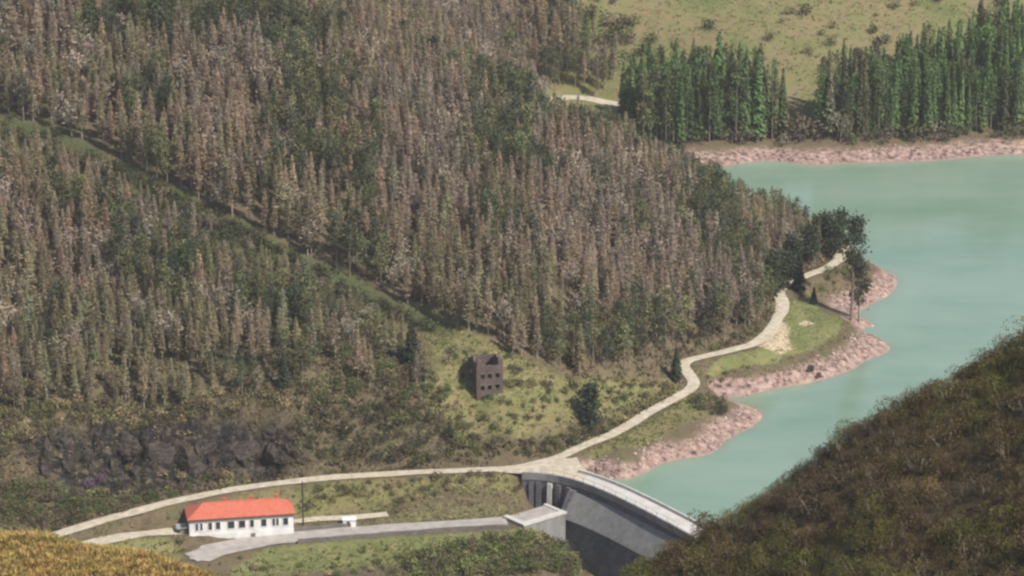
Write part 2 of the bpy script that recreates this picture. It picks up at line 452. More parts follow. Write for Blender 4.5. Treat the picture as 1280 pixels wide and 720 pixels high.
# ------------------------------------------------------------------ ground
Zg = {}
Zg['lush'] = np.maximum.reduce([zone(poly([(988, 378), (1012, 366), (1030, 392), (1064, 404), (1045, 420), (1012, 440), (965, 455), (900, 470), (875, 466), (905, 447), (950, 437), (975, 415)]), 1.5),
                                zone(poly([(285, 712), (335, 684), (470, 672), (640, 662), (700, 676), (725, 700), (725, 722), (290, 722)]), 2) * 0.85,
                                zone(poly([(380, 660), (480, 640), (640, 628), (660, 640), (640, 650), (480, 660), (380, 668)]), 2.5) * 0.45])
Zg['meadow'] = np.maximum.reduce([zone(poly([(505, 375), (545, 385), (600, 420), (650, 450), (700, 470), (800, 474), (845, 478), (850, 492), (800, 515), (755, 522), (700, 530), (650, 556), (610, 552), (560, 535), (525, 505), (545, 470), (540, 430), (515, 400)]), 3),
                                  zone(poly([(270, 640), (300, 616), (420, 600), (640, 592), (650, 628), (480, 640), (390, 650)]), 2) * 0.75,
                                  zone(poly([(735, 565), (800, 535), (868, 490), (890, 500), (880, 520), (800, 560), (740, 575)]), 2),
                                  zone(poly([(0, 180), (60, 190), (90, 225), (0, 250)]), 3) * 0.6,
                                  zone(poly([(80, 690), (200, 670), (240, 690), (200, 712), (60, 712)]), 2)])
Zg['ride'] = zone(poly([(-20, 138), (60, 158), (150, 200), (260, 255), (360, 310), (440, 345), (520, 388), (575, 412), (560, 424), (490, 398), (420, 372), (330, 330), (230, 276), (130, 222), (60, 188), (-20, 164)]), 3)
Zg['rock'] = zone(poly([(20, 560), (60, 540), (160, 532), (280, 528), (370, 538), (385, 570), (360, 592), (300, 600), (220, 612), (120, 625), (60, 600)]), 3)
Zg['scrub'] = np.maximum(zone(poly([(440, 690), (520, 676), (640, 668), (740, 690), (760, 730), (430, 760)]), 3), zone(poly([(390, 520), (520, 515), (600, 540), (650, 560), (700, 545), (760, 520), (820, 490), (835, 500), (770, 535), (700, 565), (600, 580), (420, 586)]), 3))
Zg['far'] = np.clip((GY - 868) / 25, 0, 1) * np.clip((GX + 5 - (GY - 900) * 0.0) / 18, 0, 1)
Zg['sand'] = np.maximum.reduce([zone(poly(p), 0.8) for p in ([(948, 434), (962, 422), (972, 405), (980, 398), (986, 412), (984, 432), (968, 440)], [(996, 405), (1008, 401), (1018, 405), (1006, 409)], [(975, 440), (988, 428), (990, 436), (975, 446)])])
dmin = np.full(GX.shape, 1e9)
core = (GX > -100) & (GX < 260) & (GY > 560) & (GY < 930)
# the reservoir side of the dam: everything upstream
up = np.zeros(GX.shape)
dam_side = np.ones(GX.shape)
m = (GY > 500) & (GY < 640)
q = np.stack([GX[m], GY[m]], 1); D = ((q[:, None, :] - DAM[None, ::3]) ** 2).sum(-1); k = D.argmin(1)
dam_side[m] = (((q - DAM[::3][k]) * DN[::3][k]).sum(1) < -1).astype(float)
up = np.where(GY > 560, dam_side, 0) * np.clip((GX - 10) / 6, 0, 1)
up = np.where(GY > 700, np.clip((GX + 20) / 20, 0, 1), up)
Zg['upstream'] = up
Zg['near_brown'] = near_r; Zg['near_gold'] = near_l

nx, ny = len(xs), len(ys)
ii = (np.arange(ny - 1)[:, None] * nx + np.arange(nx - 1)[None]).ravel()
F = np.stack([ii, ii + 1, ii + 1 + nx, ii + nx], 1)


def ground_mat():
    k = N('valley_ground')
    fine = k.noise(1.3, 5); mid = k.noise(0.28, 4); big = k.noise(0.06, 3)
    litter = k.ramp(mid, [(0.3, (0.07, 0.052, 0.032)), (0.5, (0.12, 0.09, 0.055)), (0.7, (0.08, 0.085, 0.037))])
    litter = k.mix(k.rng(fine, 0.35, 0.7, 0, 0.5), litter, (0.17, 0.13, 0.08))
    def lay(c, name, new, w=0.35):
        a = k.math('ADD', k.attr(name).outputs['Fac'], k.math('MULTIPLY', k.math('SUBTRACT', fine, 0.5), 1.1))
        return k.mix(k.rng(a, 0.5 - w, 0.5 + w), c, new)
    c = litter
    scr = k.ramp(fine, [(0.3, (0.05, 0.045, 0.025)), (0.55, (0.115, 0.09, 0.055)), (0.75, (0.16, 0.14, 0.07))])
    c = lay(c, 'scrub', scr)
    mead = k.ramp(mid, [(0.3, (0.11, 0.118, 0.042)), (0.5, (0.185, 0.172, 0.072)), (0.7, (0.22, 0.175, 0.09))])
    mead = k.mix(k.rng(fine, 0.5, 0.75, 0, 0.5), mead, (0.12, 0.12, 0.045))
    c = lay(c, 'meadow', mead)
    rd = k.ramp(fine, [(0.3, (0.04, 0.052, 0.022)), (0.7, (0.095, 0.105, 0.042))])
    c = lay(c, 'ride', rd)
    lush = k.ramp(mid, [(0.3, (0.115, 0.135, 0.048)), (0.52, (0.165, 0.175, 0.066)), (0.72, (0.225, 0.20, 0.09))])
    c = lay(c, 'lush', lush, 0.2)
    far = k.ramp(k.noise(0.07, 6, stretch=(1, 0.6, 1)), [(0.3, (0.11, 0.13, 0.045)), (0.44, (0.175, 0.172, 0.064)), (0.56, (0.22, 0.172, 0.088)), (0.7, (0.16, 0.175, 0.06))])
    far = k.mix(k.rng(k.noise(0.5, 4, stretch=(0.5, 1, 1)), 0.5, 0.7, 0, 0.7), far, (0.13, 0.14, 0.06))
    c = lay(c, 'far', far)
    c = lay(c, 'sand', k.ramp(fine, [(0.3, (0.40, 0.30, 0.19)), (0.7, (0.55, 0.44, 0.31))]), 0.25)
    rock = k.ramp(k.noise(0.6, 7), [(0.40, (0.010, 0.009, 0.010)), (0.52, (0.026, 0.022, 0.022)), (0.60, (0.07, 0.055, 0.042)), (0.72, (0.16, 0.125, 0.075))])  # near-black stops paint in the shade of the clefts; browner stops are rock
    c = lay(c, 'rock', rock)
    # drawn-down margin of the reservoir: bare pink shale up to about 3 m over the water
    sep = k.n('SeparateXYZ'); k.l(k.pos(), sep.inputs[0])
    hz = k.math('ADD', sep.outputs[2], k.math('MULTIPLY', k.math('SUBTRACT', mid, 0.5), 2.2))
    shm = k.math('MULTIPLY', k.rng(k.math('ADD', hz, k.math('MULTIPLY', k.math('SUBTRACT', fine, 0.5), 2.0)), 1.9, 3.2, 1, 0), k.rng(k.attr('upstream').outputs['Fac'], 0.3, 0.7))
    vor = k.n('TexVoronoi'); vor.inputs['Scale'].default_value = 0.9; k.l(k.pos(), vor.inputs['Vector'])
    sh = k.ramp(k.noise(0.8, 6), [(0.36, (0.07, 0.050, 0.044)), (0.46, (0.21, 0.138, 0.118)), (0.58, (0.34, 0.232, 0.188)), (0.74, (0.47, 0.36, 0.30))])
    sh = k.mix(k.rng(k.math('MULTIPLY', vor.outputs['Color'], 1.0), 0.6, 1.0, 0, 0.5), sh, (0.50, 0.385, 0.34))
    sh = k.mix(k.rng(sep.outputs[2], 0.08, 0.4, 0.65, 0.0), sh, (0.30, 0.21, 0.18))
    sh = k.mix(k.rng(k.noise(0.12, 3), 0.55, 0.7, 0, 0.6), sh, (0.52, 0.36, 0.24))
    c = k.mix(shm, c, sh)
    br = k.ramp(k.noise(0.5, 5), [(0.3, (0.055, 0.042, 0.028)), (0.5, (0.105, 0.075, 0.045)), (0.7, (0.10, 0.095, 0.035))])
    c = k.mix(k.rng(k.attr('near_brown').outputs['Fac'], 0.3, 0.7), c, br)
    go = k.ramp(k.noise(0.9, 5), [(0.3, (0.26, 0.21, 0.07)), (0.5, (0.36, 0.26, 0.10)), (0.7, (0.42, 0.31, 0.13))])
    c = k.mix(k.rng(k.attr('near_gold').outputs['Fac'], 0.3, 0.7), c, go)
    k.base(c)
    k.bump(k.math('ADD', fine, k.noise(4.0, 4)), 0.6, 0.25)
    return k.m


g_me = mesh_np('terrain', np.stack([GX.ravel(), GY.ravel(), GZ.ravel()], 1), F, [ground_mat()], smooth=True)
for nm, a in Zg.items():
    at = g_me.attributes.new(nm, 'FLOAT', 'POINT'); at.data.foreach_set('value', a.ravel().astype(np.float32))
tag(link('terrain', g_me), kind='structure')

# ------------------------------------------------------------------ water
def water_mat():
    k = N('lake_water')
    f = k.noise(0.02, 5, stretch=(1, 1.6, 1)); pass
    c = k.ramp(f, [(0.32, (0.150, 0.235, 0.165)), (0.5, (0.195, 0.275, 0.205)), (0.68, (0.225, 0.300, 0.230))])
    c = k.mix(k.math('MULTIPLY', k.attr('shallow').outputs['Fac'], 0.55), c, (0.20, 0.22, 0.15))
    k.base(c); k.p.inputs['Roughness'].default_value = 0.14; k.p.inputs['Specular IOR Level'].default_value = 0.5; k.p.inputs['IOR'].default_value = 1.33
    w = k.math('ADD', k.noise(1.6, 3, stretch=(1, 0.6, 1)), k.noise(0.35, 2)); k.bump(w, k.rng(k.noise(0.03, 3, stretch=(1, 2, 1)), 0.4, 0.65, 0.06, 0.3), 0.08)
    return k.m
ups = DAM - DN * (DAM_W * 0.55)
shore_cut = [ups[6]] + [p for p in ups[8::6]]
wp = [(p[0], p[1]) for p in shore_cut] + [(260, 540), (420, 700), (420, 900), (-40, 930), (-40, 860), (20, 760), (22, 700), (20, 640)]
wx, wy = np.meshgrid(np.arange(-40, 422, 2.0), np.arange(538, 934, 2.0)); wnx = wx.shape[1]
wi = (np.arange(wx.shape[0] - 1)[:, None] * wnx + np.arange(wnx - 1)[None]).ravel()
wm = inside(wx.ravel()[wi] + 1, wy.ravel()[wi] + 1, np.array(wp)); wi = wi[wm]
w_me = mesh_np('lake_water', np.stack([wx.ravel(), wy.ravel(), 0 * wx.ravel()], 1), np.stack([wi, wi + 1, wi + 1 + wnx, wi + wnx], 1), [water_mat()])
wa = w_me.attributes.new('shallow', 'FLOAT', 'POINT'); wa.data.foreach_set('value', np.clip(1 + ground(wx, wy, VAL) / 1.6, 0, 1).ravel().astype(np.float32)[:len(w_me.vertices)])
tag(link('lake_water', w_me), kind='structure')

# ------------------------------------------------------------------ roads
def ribbon(P, w, dz, wv=0.24):
    t = np.gradient(P[:, :2], axis=0); t /= np.linalg.norm(t, axis=1)[:, None]; nrm = np.stack([-t[:, 1], t[:, 0]], 1)
    s = np.arange(len(P))
    V = []; cols = (-0.5, -0.22, 0.22, 0.5)
    for c in cols:
        ww = w * c * (1 + wv * (vnoise(s / 6.0, s * 0 + 7.3 * c, 3) - 0.5) * 2)
        Q = P[:, :2] + nrm * ww[:, None]
        V.append(np.stack([Q[:, 0], Q[:, 1], P[:, 2] + dz + (0.03 if abs(c) < 0.4 else 0)], 1))
    V = np.stack(V, 1).reshape(-1, 3); nn = len(cols)
    i = (np.arange(len(P) - 1)[:, None] * nn + np.arange(nn - 1)[None]).ravel()
    return V, np.stack([i, i + 1, i + 1 + nn, i + nn], 1)
def road_mat():
    k = N('pale_gravel'); f = k.noise(0.7, 5); g = k.noise(0.15, 3)
    c = k.ramp(f, [(0.3, (0.35, 0.30, 0.22)), (0.7, (0.57, 0.50, 0.39))])
    k.base(k.mix(k.rng(g, 0.5, 0.75, 0, 0.4), c, (0.40, 0.33, 0.22))); k.bump(f, 0.3, 0.05); return k.m
M['road'] = road_mat()
for nm, mat in (('shore_road', 'road'), ('drive', 'road'), ('yard_path', 'road'), ('channel_road', 'yard'), ('lake_track', 'road')):
    P, w = ROADS[nm]; V, Fq = ribbon(P, w, 0.05)
    me = mesh_np(nm, V, Fq, [M[mat]])
    tag(link('channel_road' if nm == 'channel_road' else nm, me), kind='structure')
# the wide pull-in by the shore road and the forecourt at the dam
def pad(name, px, mat, dz=0.09, z=None):
    P = [survey(a, b, zz) for a, b, zz in px]
    mb = MB(); mb.face([(p[0], p[1], p[2] + dz) for p in P]); return tag(mb.build(name, M[mat]), kind='structure')
pad('forecourt', [(612, 589.5, 3.02), (640, 585, 3.02), (660, 581, 3.02), (680, 575, 3.02), (697, 568.5, 3.02), (712, 562.5, 3.02), (719, 566, 3.02), (722, 574, 3.02), (728, 584, 3.02), (740, 593, 3.02), (722, 603, 3.02), (690, 595, 3.02), (662, 592.5, 3.02), (640, 592, 3.02)], 'road', 0.085)
pad('yard', [(236, 699, -2.6), (252, 682, -2.35), (300, 673, -2.15), (368, 667, -2.1), (420, 663, -2.1), (400, 671, -2.2), (345, 677, -2.35), (300, 685, -2.5), (262, 702, -2.75)], 'yard', 0.06)

# ------------------------------------------------------------------ dam
def sweep(profile, i0, i1, close=True):
    """profile [(offset downstream, z)] swept along the crest line"""
    Vs = []
    for i in range(i0, i1):
        for o_, z in profile: Vs.append((DAM[i, 0] + DN[i, 0] * o_, DAM[i, 1] + DN[i, 1] * o_, z))
    n = len(profile); Fs = []
    for r in range(i1 - i0 - 1):
        for c in range(n if close else n - 1):
            a, b = r * n + c, r * n + (c + 1) % n
            Fs.append((a, b, b + n, a + n))
    Fs.append(tuple(range(n))); Fs.append(tuple(range((i1 - i0 - 1) * n + n - 1, (i1 - i0 - 1) * n - 1, -1)))
    return Vs, Fs
def swept(name, prof, i0, i1, mat, parent):
    V, Fq = sweep(prof, i0, i1); mb = MB(); mb.V = V; mb.F = Fq; return mb.build(name, mat, parent)
nD = len(DAM); i_left = 8; i_px = lambda px: int(np.argmin(np.abs(project(np.c_[DAM, np.full(nD, CREST)])[0] - px)))
pier_i = i_px(722); iL = i_px(652)
dam = tag(empty('dam', (DAM[pier_i, 0], DAM[pier_i, 1], -8)), 'curved grey stone dam with a pale crest road holding back the green lake', 'dam')
def local(o):                                            # meshes are in world metres; keep them there under a moved Empty
    o.location = (-dam.location[0], -dam.location[1], -dam.location[2]); return o
W = DAM_W
local(swept('crest', [(-W + 0.35, 2.0), (-0.45, 2.0), (-0.45, 3.1), (-W + 0.35, 3.1)], iL, nD, M['deck'], dam))
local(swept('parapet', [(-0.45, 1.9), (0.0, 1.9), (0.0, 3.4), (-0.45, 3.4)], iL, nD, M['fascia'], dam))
iU = i_px(735) - 12
local(swept('parapet', [(-W, 1.0), (-W + 0.35, 1.0), (-W + 0.35, 3.7), (-W, 3.7)], iU, nD, M['concrete'], dam))
local(swept('upper_face', [(-0.4, 0.9), (0.0, 0.9), (0.0, 1.9), (-0.4, 1.9)], iL, nD, M['dam_stone'], dam))
local(swept('cornice', [(-0.1, 1.75), (0.12, 1.75), (0.12, 2.05), (-0.1, 2.05)], iL, nD, M['dam_stone'], dam))
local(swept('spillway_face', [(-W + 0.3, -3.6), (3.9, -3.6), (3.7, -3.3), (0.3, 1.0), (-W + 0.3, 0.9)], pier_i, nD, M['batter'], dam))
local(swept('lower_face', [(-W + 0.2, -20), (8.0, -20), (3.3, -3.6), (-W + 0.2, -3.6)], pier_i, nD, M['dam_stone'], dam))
local(swept('abutment_face', [(-W + 0.3, -16), (0.6, -16), (0.0, 0.9), (-W + 0.3, 0.9)], iL, pier_i, M['dam_stone'], dam))
local(swept('pier', [(-0.2, -14), (4.4, -14), (4.1, -3.2), (0.9, 1.4), (-0.2, 1.4)], pier_i - 3, pier_i + 1, M['dam_stone'], dam))
for px in (660, 672, 684, 697, 709):
    i = i_px(px); local(swept('buttress', [(0.02, -14), (1.2, -14), (0.55, 1.6), (0.02, 1.6)], i, i + 3, M['concrete'] if px == 684 else M['dam_stone'], dam))
for px in range(664, 850, 13):                             # railing posts along the downstream parapet
    i = i_px(px); mb = MB(); x, y = DAM[i] - DN[i] * 0.2; mb.box(x - 0.05, x + 0.05, y - 0.05, y + 0.05, 3.4, 4.3); local(mb.build('railing_post', M['steel'], dam))
local(swept('handrail', [(-0.23, 4.26), (-0.18, 4.26), (-0.18, 4.31), (-0.23, 4.31)], i_px(668), i_px(846), M['steel'], dam))
# (the downstream parapet is a railing in the photograph's left part and a wall on the right; both stay low)

# valve house block at the toe
def frame_of(p, q):
    d = np.array(q[:2]) - np.array(p[:2]); L = np.linalg.norm(d); return math.atan2(d[1], d[0]), L
a0 = survey(655, 652, -1.0); a1 = survey(707, 636, -1.0)
rz, L = frame_of(a0, a1)
vh = tag(empty('valve_house', (a0[0], a0[1], -7), rz), 'flat topped grey concrete valve house at the foot of the dam', 'valve house')
mb = MB(); mb.box(0, L, 0, 6.0, -3, 5.0); mb.build('wall', M['fascia'], vh)
mb = MB(); mb.box(-0.2, L + 0.2, -0.2, 1.2, 5.003, 5.4); mb.box(-0.2, 1.0, 1.2, 6.2, 5.003, 5.4); mb.box(L - 0.6, L + 0.2, 1.2, 6.2, 5.003, 5.3); mb.build('coping', M['concrete'], vh)
mb = MB(); mb.box(1.0, L - 0.6, 1.2, 5.9, 5.003, 5.1); mb.build('roof', M['yard'], vh)
mb = MB(); mb.box(-0.06, 0.0, 1.0, 2.4, 3.2, 4.8); mb.build('door', M['dark'], vh)
# low walls below the channel road
P, w = ROADS['channel_road']
def stone_wall(name, P, off, h, t, mat, label, cat, z0=-1.0):
    tt = np.gradient(P[:, :2], axis=0); tt /= np.linalg.norm(tt, axis=1)[:, None]; nn = np.stack([-tt[:, 1], tt[:, 0]], 1)
    mb = MB(); c = P[:, :2] + nn * off
    mid = c[len(c) // 2]; zb = P[len(c) // 2, 2]
    for i in range(0, len(P) - 1):
        jj = i + 1; hi, hj = [h * (0.85 + 0.3 * vnoise(np.array(s / 3.0), np.array(1.7), 9)) for s in (i, jj)]
        A, B = c[i], c[jj]; n0, n1 = nn[i] * t / 2, nn[jj] * t / 2
        b = [(*(A - n0), P[i, 2] + z0), (*(B - n1), P[jj, 2] + z0), (*(B + n1), P[jj, 2] + z0), (*(A + n0), P[i, 2] + z0)]
        tp = [(*(A - n0), P[i, 2] + hi), (*(B - n1), P[jj, 2] + hj), (*(B + n1), P[jj, 2] + hj), (*(A + n0), P[i, 2] + hi)]
        mb.hull8([(x - mid[0], y - mid[1], z - zb) for x, y, z in b], [(x - mid[0], y - mid[1], z - zb) for x, y, z in tp])
    o = mb.build(name, mat); o.location = (mid[0], mid[1], zb); return tag(o, label, cat)
stone_wall('stone_wall', P[22:], -w / 2 - 0.3, 0.7, 0.5, M['wall_stone'], 'long low dark stone wall along the lower edge of the channel road', 'wall', -2.0)
stone_wall('retaining_wall', P[14:36], w / 2 + 0.35, 0.75, 0.5, M['wall_stone'], 'short dark retaining wall in front of the white building', 'wall', -1.0)

# ------------------------------------------------------------------ white building with the red hipped roof
b0 = survey(237, 671, -1.5); b1 = survey(367, 662.5, -1.5)
rz, BL = frame_of(b0, b1); BD, BH = 6.6, 3.5
bh = tag(empty('long_building', (b0[0], b0[1], -1.55), rz), 'long white single storey building with an orange red hipped roof', 'building')
mb = MB(); mb.box(0, BL, 0, BD, -1.5, BH); mb.build('wall', M['white'], bh)
mb = MB(); e = 0.4; r = 2.15
e0 = [(-e, -e), (BL + e, -e), (BL + e, BD + e), (-e, BD + e)]
rd = [(BD / 2 * 0.9, BD / 2, BH + r), (BL - BD / 2 * 0.9, BD / 2, BH + r)]
zb, zt = BH + 0.003, BH + 0.15
mb.face([(x, y, zb) for x, y in e0[::-1]])
for k in range(4):
    (xa, ya), (xb, yb) = e0[k], e0[(k + 1) % 4]; mb.face([(xa, ya, zb), (xb, yb, zb), (xb, yb, zt), (xa, ya, zt)])
q = [(x, y, zt) for x, y in e0]
mb.face([q[0], q[1], rd[1], rd[0]]); mb.face([q[1], q[2], rd[1]]); mb.face([q[2], q[3], rd[0], rd[1]]); mb.face([q[3], q[0], rd[0]])
roof = mb.build('roof', M['tile'], bh)
mb = MB(); mb.tube((rd[0][0] - 0.1, BD / 2, BH + r + 0.02), (rd[1][0] + 0.1, BD / 2, BH + r + 0.02), 0.12, 0.12); mb.build('ridge_tile', M['tile'], roof)
for f in (0.36, 0.62, 0.86):
    mb = MB(); x = BL * f; mb.box(x - 0.28, x + 0.28, BD / 2 + 0.4, BD / 2 + 1.0, BH + 1.2, BH + r + 0.4); mb.box(x - 0.42, x + 0.42, BD / 2 + 0.33, BD / 2 + 1.07, BH + r + 0.4, BH + r + 0.5); mb.build('chimney', M['tile'], roof)
mb = MB(); mb.box(-e, BL + e, -e - 0.12, -e, BH - 0.05, BH + 0.08); mb.build('gutter', M['dark'], bh)
mb = MB(); mb.box(-0.05, BL + 0.05, -0.06, -0.002, -1.4, 0.35); mb.build('plinth', M['white'], bh)
wins = [(0.072, 0.5), (0.115, 0.45), (0.20, 0.7), (0.275, 0.85), (0.40, 1.3), (0.505, 1.25), (0.60, 0.75), (0.715, 1.0), (0.81, 0.5), (0.845, 0.5), (0.925, 0.95)]
for f, w in wins:
    x = f * BL; z0, z1 = 1.25, 2.75
    mb = MB()
    for a, b, c, d in ((x - w / 2 - 0.1, x + w / 2 + 0.1, z1, z1 + 0.1), (x - w / 2 - 0.14, x + w / 2 + 0.14, z0 - 0.12, z0), (x - w / 2 - 0.1, x - w / 2, z0, z1), (x + w / 2, x + w / 2 + 0.1, z0, z1)): mb.box(a, b, -0.09, -0.004, c, d)
    fr = mb.build('window', M['frame'], bh)
    mb = MB(); mb.box(x - w / 2, x + w / 2, -0.05, -0.006, z0, z1); mb.build('pane', M['glass'], fr)
mb = MB(); mb.box(BL * 0.64 - 0.45, BL * 0.64 + 0.45, -0.07, -0.005, 0.4, 2.5); mb.build('door', M['frame'], bh)
# small shed against the left end
s0 = survey(222, 671, -1.5)
sh = tag(empty('lean_to_shed', (s0[0], s0[1], -1.6), rz), 'small dark timber shed at the left end of the white building', 'shed')
mb = MB(); mb.box(0, 1.8, 0.2, 2.6, -0.8, 1.6); mb.build('wall', M['dark'], sh)
mb = MB(); mb.hull8([(-0.15, 0, 1.6), (1.9, 0, 1.75), (1.9, 2.8, 1.75), (-0.15, 2.8, 1.6)], [(-0.15, 0, 1.7), (1.9, 0, 1.85), (1.9, 2.8, 1.85), (-0.15, 2.8, 1.7)]); mb.build('roof', M['steel'], sh)
mb = MB(); mb.box(0.5, 1.3, 0.15, 0.198, -0.2, 1.4); mb.build('door', M['wall_stone'], sh)
# white hut on the path
h0 = survey(429, 657, -1.75)
hut = tag(empty('white_hut', (h0[0], h0[1], -1.85), 0.1), 'tiny white flat roofed hut on the path beside the channel road', 'hut')
mb = MB(); mb.box(0, 2.5, 0, 1.7, -0.5, 1.15); mb.build('wall', M['white'], hut)
mb = MB(); mb.box(-0.15, 2.65, -0.15, 1.85, 1.153, 1.28); mb.build('roof', M['white'], hut)
mb = MB(); mb.box(0.7, 1.3, -0.05, -0.003, -0.3, 0.9); mb.build('door', M['dark'], hut)
# pole by the building
p0 = on(379, 657)
po = tag(empty('utility_pole', tuple(p0)), 'tall wooden utility pole with a crossarm right of the white building', 'pole')
mb = MB(); mb.tube((0, 0, -0.5), (0, 0, 9.2), 0.17, 0.11); mb.build('shaft', M['dark'], po)
mb = MB(); mb.box(-0.9, 0.9, -0.07, 0.07, 8.5, 8.65); mb.build('crossarm', M['dark'], po)
for x in (-0.75, 0.0, 0.75):
    mb = MB(); mb.tube((x, 0, 8.65 if x else 9.2), (x, 0, 8.95 if x else 9.5), 0.06, 0.04); mb.build('insulator', M['steel'], po)

# ------------------------------------------------------------------ roofless stone tower house
r0 = survey(593, 505, 12.6); r1 = survey(625, 504, 12.6)
rz, RL = frame_of(r0, r1); RL = 5.6; RD = 6.8; RH = 7.4; rz = R_(16); TH = 0.6
rl = on(596, 504)
ru = tag(empty('ruined_tower', (rl[0], rl[1], rl[2] - 0.2), rz), 'roofless three storey dark stone ruin with rows of empty windows on the meadow', 'ruin')
def holed(x0, x1, z0, z1, holes, y0, y1, axis, top=None):
    """wall panel with real openings; axis 'x' runs along x at y0..y1, 'y' along y"""
    mb = MB(); xsn = sorted({x0, x1, *[h[0] for h in holes], *[h[1] for h in holes]}); zs = sorted({z0, z1, *[h[2] for h in holes], *[h[3] for h in holes]})
    for a, b in zip(xsn, xsn[1:]):
        for c, d in zip(zs, zs[1:]):
            if any(a >= h[0] - 1e-6 and b <= h[1] + 1e-6 and c >= h[2] - 1e-6 and d <= h[3] + 1e-6 for h in holes): continue
            if axis == 'x': mb.box(a, b, y0, y1, c, d)
            else: mb.box(y0, y1, a, b, c, d)
    if top:
        for a, b, h0, h1 in top:
            z = z1
            if axis == 'x': mb.hull8([(a, y0, z), (b, y0, z), (b, y1, z), (a, y1, z)], [(a, y0, z + h0), (b, y0, z + h1), (b, y1, z + h1), (a, y1, z + h0)])
            else: mb.hull8([(y0, a, z), (y1, a, z), (y1, b, z), (y0, b, z)], [(y0, a, z + h0), (y1, a, z + h0), (y1, b, z + h1), (y0, b, z + h1)])
    return mb
front_holes = [(x - 0.42, x + 0.42, z, z + 1.1) for z in (2.4, 4.9) for x in (1.25, 2.75, 4.4)] + [(2.0, 2.9, -0.2, 1.3)]
wl = holed(0, RL, -2, RH, front_holes, 0, TH, 'x', [(0, 1.3, 0.5, 0.2), (1.3, 2.6, 0.2, 0.3), (2.6, 4.2, 0.3, 0.1), (4.2, RL, 0.3, 0.8)]).build('wall', M['ruin'], ru)
for x in (1.25, 2.75, 4.4):
    for z in (2.4, 4.9):
        mb = MB(); mb.box(x - 0.55, x + 0.55, -0.04, 0.3, z + 1.103, z + 1.3); mb.build('lintel', M['wall_stone'], wl)
holed(0, RL, -2, RH, [(1.0, 1.8, 2.4, 3.6), (3.6, 4.4, 4.9, 6.1)], RD - TH, RD, 'x', [(0, 2, 0.3, 0.0), (2, RL, 0.1, 0.6)]).build('wall', M['ruin'], ru)
holed(TH + 0.002, RD - TH - 0.002, -2, RH, [(1.6, 2.5, 2.4, 3.7), (4.2, 5.1, 4.9, 6.2)], 0, TH, 'y', [(TH + 0.002, RD / 2, 0.2, 1.7), (RD / 2, RD - TH - 0.002, 1.7, 0.2)]).build('gable', M['ruin'], ru)
holed(TH + 0.002, RD - TH - 0.002, -2, RH, [(3.0, 3.9, 2.4, 3.7)], RL - TH, RL, 'y', [(TH + 0.002, RD / 2, 0.2, 1.6), (RD / 2, RD - TH - 0.002, 1.6, 0.1)]).build('gable', M['ruin'], ru)
for xx in (0.05, RL - 1.0):
    mb = MB(); mb.box(xx, xx + 0.9, 0.05, 0.95, RH - 0.05, RH + 1.5); mb.hull8([(xx, 0.05, RH + 1.5), (xx + 0.9, 0.05, RH + 1.5), (xx + 0.9, 0.95, RH + 1.5), (xx, 0.95, RH + 1.5)], [(xx + 0.2, 0.25, RH + 2.0), (xx + 0.6, 0.3, RH + 1.9), (xx + 0.6, 0.6, RH + 1.9), (xx + 0.2, 0.6, RH + 2.0)]); mb.build('chimney', M['dark'] if False else M['ruin'], ru)
# fallen remains of a cottage on the bank
c0 = on(262, 492)
ro = tag(empty('collapsed_cottage', (c0[0], c0[1], c0[2]), 0.35), 'low roofless remains of a pale stone cottage on the scrubby bank', 'ruin')
mb = MB(); mb.hull8([(0, 0, -1), (4.5, 0, -1), (4.5, 0.5, -1), (0, 0.5, -1)], [(0, 0, 0.9), (4.5, 0, 0.5), (4.5, 0.5, 0.5), (0, 0.5, 0.9)]); mb.build('wall', M['wall_stone'], ro)
mb = MB(); mb.hull8([(4.51, 0, -1), (5.0, 0, -1), (5.0, 3.5, -1), (4.51, 3.5, -1)], [(4.51, 0, 1.8), (5.0, 0, 1.6), (5.0, 3.5, 0.4), (4.51, 3.5, 0.4)]); mb.build('gable', M['wall_stone'], ro)
mb = MB(); mb.hull8([(0, 3.0, -1), (4.5, 3.0, -1), (4.5, 3.5, -1), (0, 3.5, -1)], [(0, 3.0, 1.3), (4.5, 3.0, 1.0), (4.5, 3.5, 1.0), (0, 3.5, 1.3)]); mb.build('wall', M['wall_stone'], ro)

# ------------------------------------------------------------------ rocks
def rock_mesh(name, seed, mat, flat=0.7):
    g = np.random.default_rng(seed)
    import bmesh
    bm = bmesh.new(); bmesh.ops.create_icosphere(bm, subdivisions=4, radius=1.0)
    V = np.array([v.co for v in bm.verts])
    for _ in range(11):
        n = g.normal(size=3) * np.array([1, 1, 0.6]); n /= np.linalg.norm(n); d = g.uniform(0.4, 0.85); sd = V @ n
        V -= np.outer(np.maximum(sd - d, 0), n)
    th = np.arctan2(V[:, 1], V[:, 0])                      # upright joints and ledges
    gro = 0.30 * fbm(th * 4 + V[:, 0] * 2, V[:, 2] * 2 + seed, 3, seed) + 0.16 * (np.abs(vnoise(th * 5 + seed, V[:, 2] * 1.5, seed) - 0.5) * 2 - 0.5)
    V *= (1 + gro)[:, None]; V[:, 2] = np.round(V[:, 2] * 3.5 + 0.6 * fbm(V[:, 0] * 2, V[:, 1] * 2, 2, seed)) / 3.5 * 0.6 + V[:, 2] * 0.4
    for v, p in zip(bm.verts, V): v.co = (p[0], p[1], p[2] * flat)
    me = bpy.data.meshes.new(name); bm.to_mesh(me); bm.free(); me.materials.append(mat); return me
rk = [rock_mesh('crag_rock', 40 + i, M['crag'], 0.8) for i in range(5)]
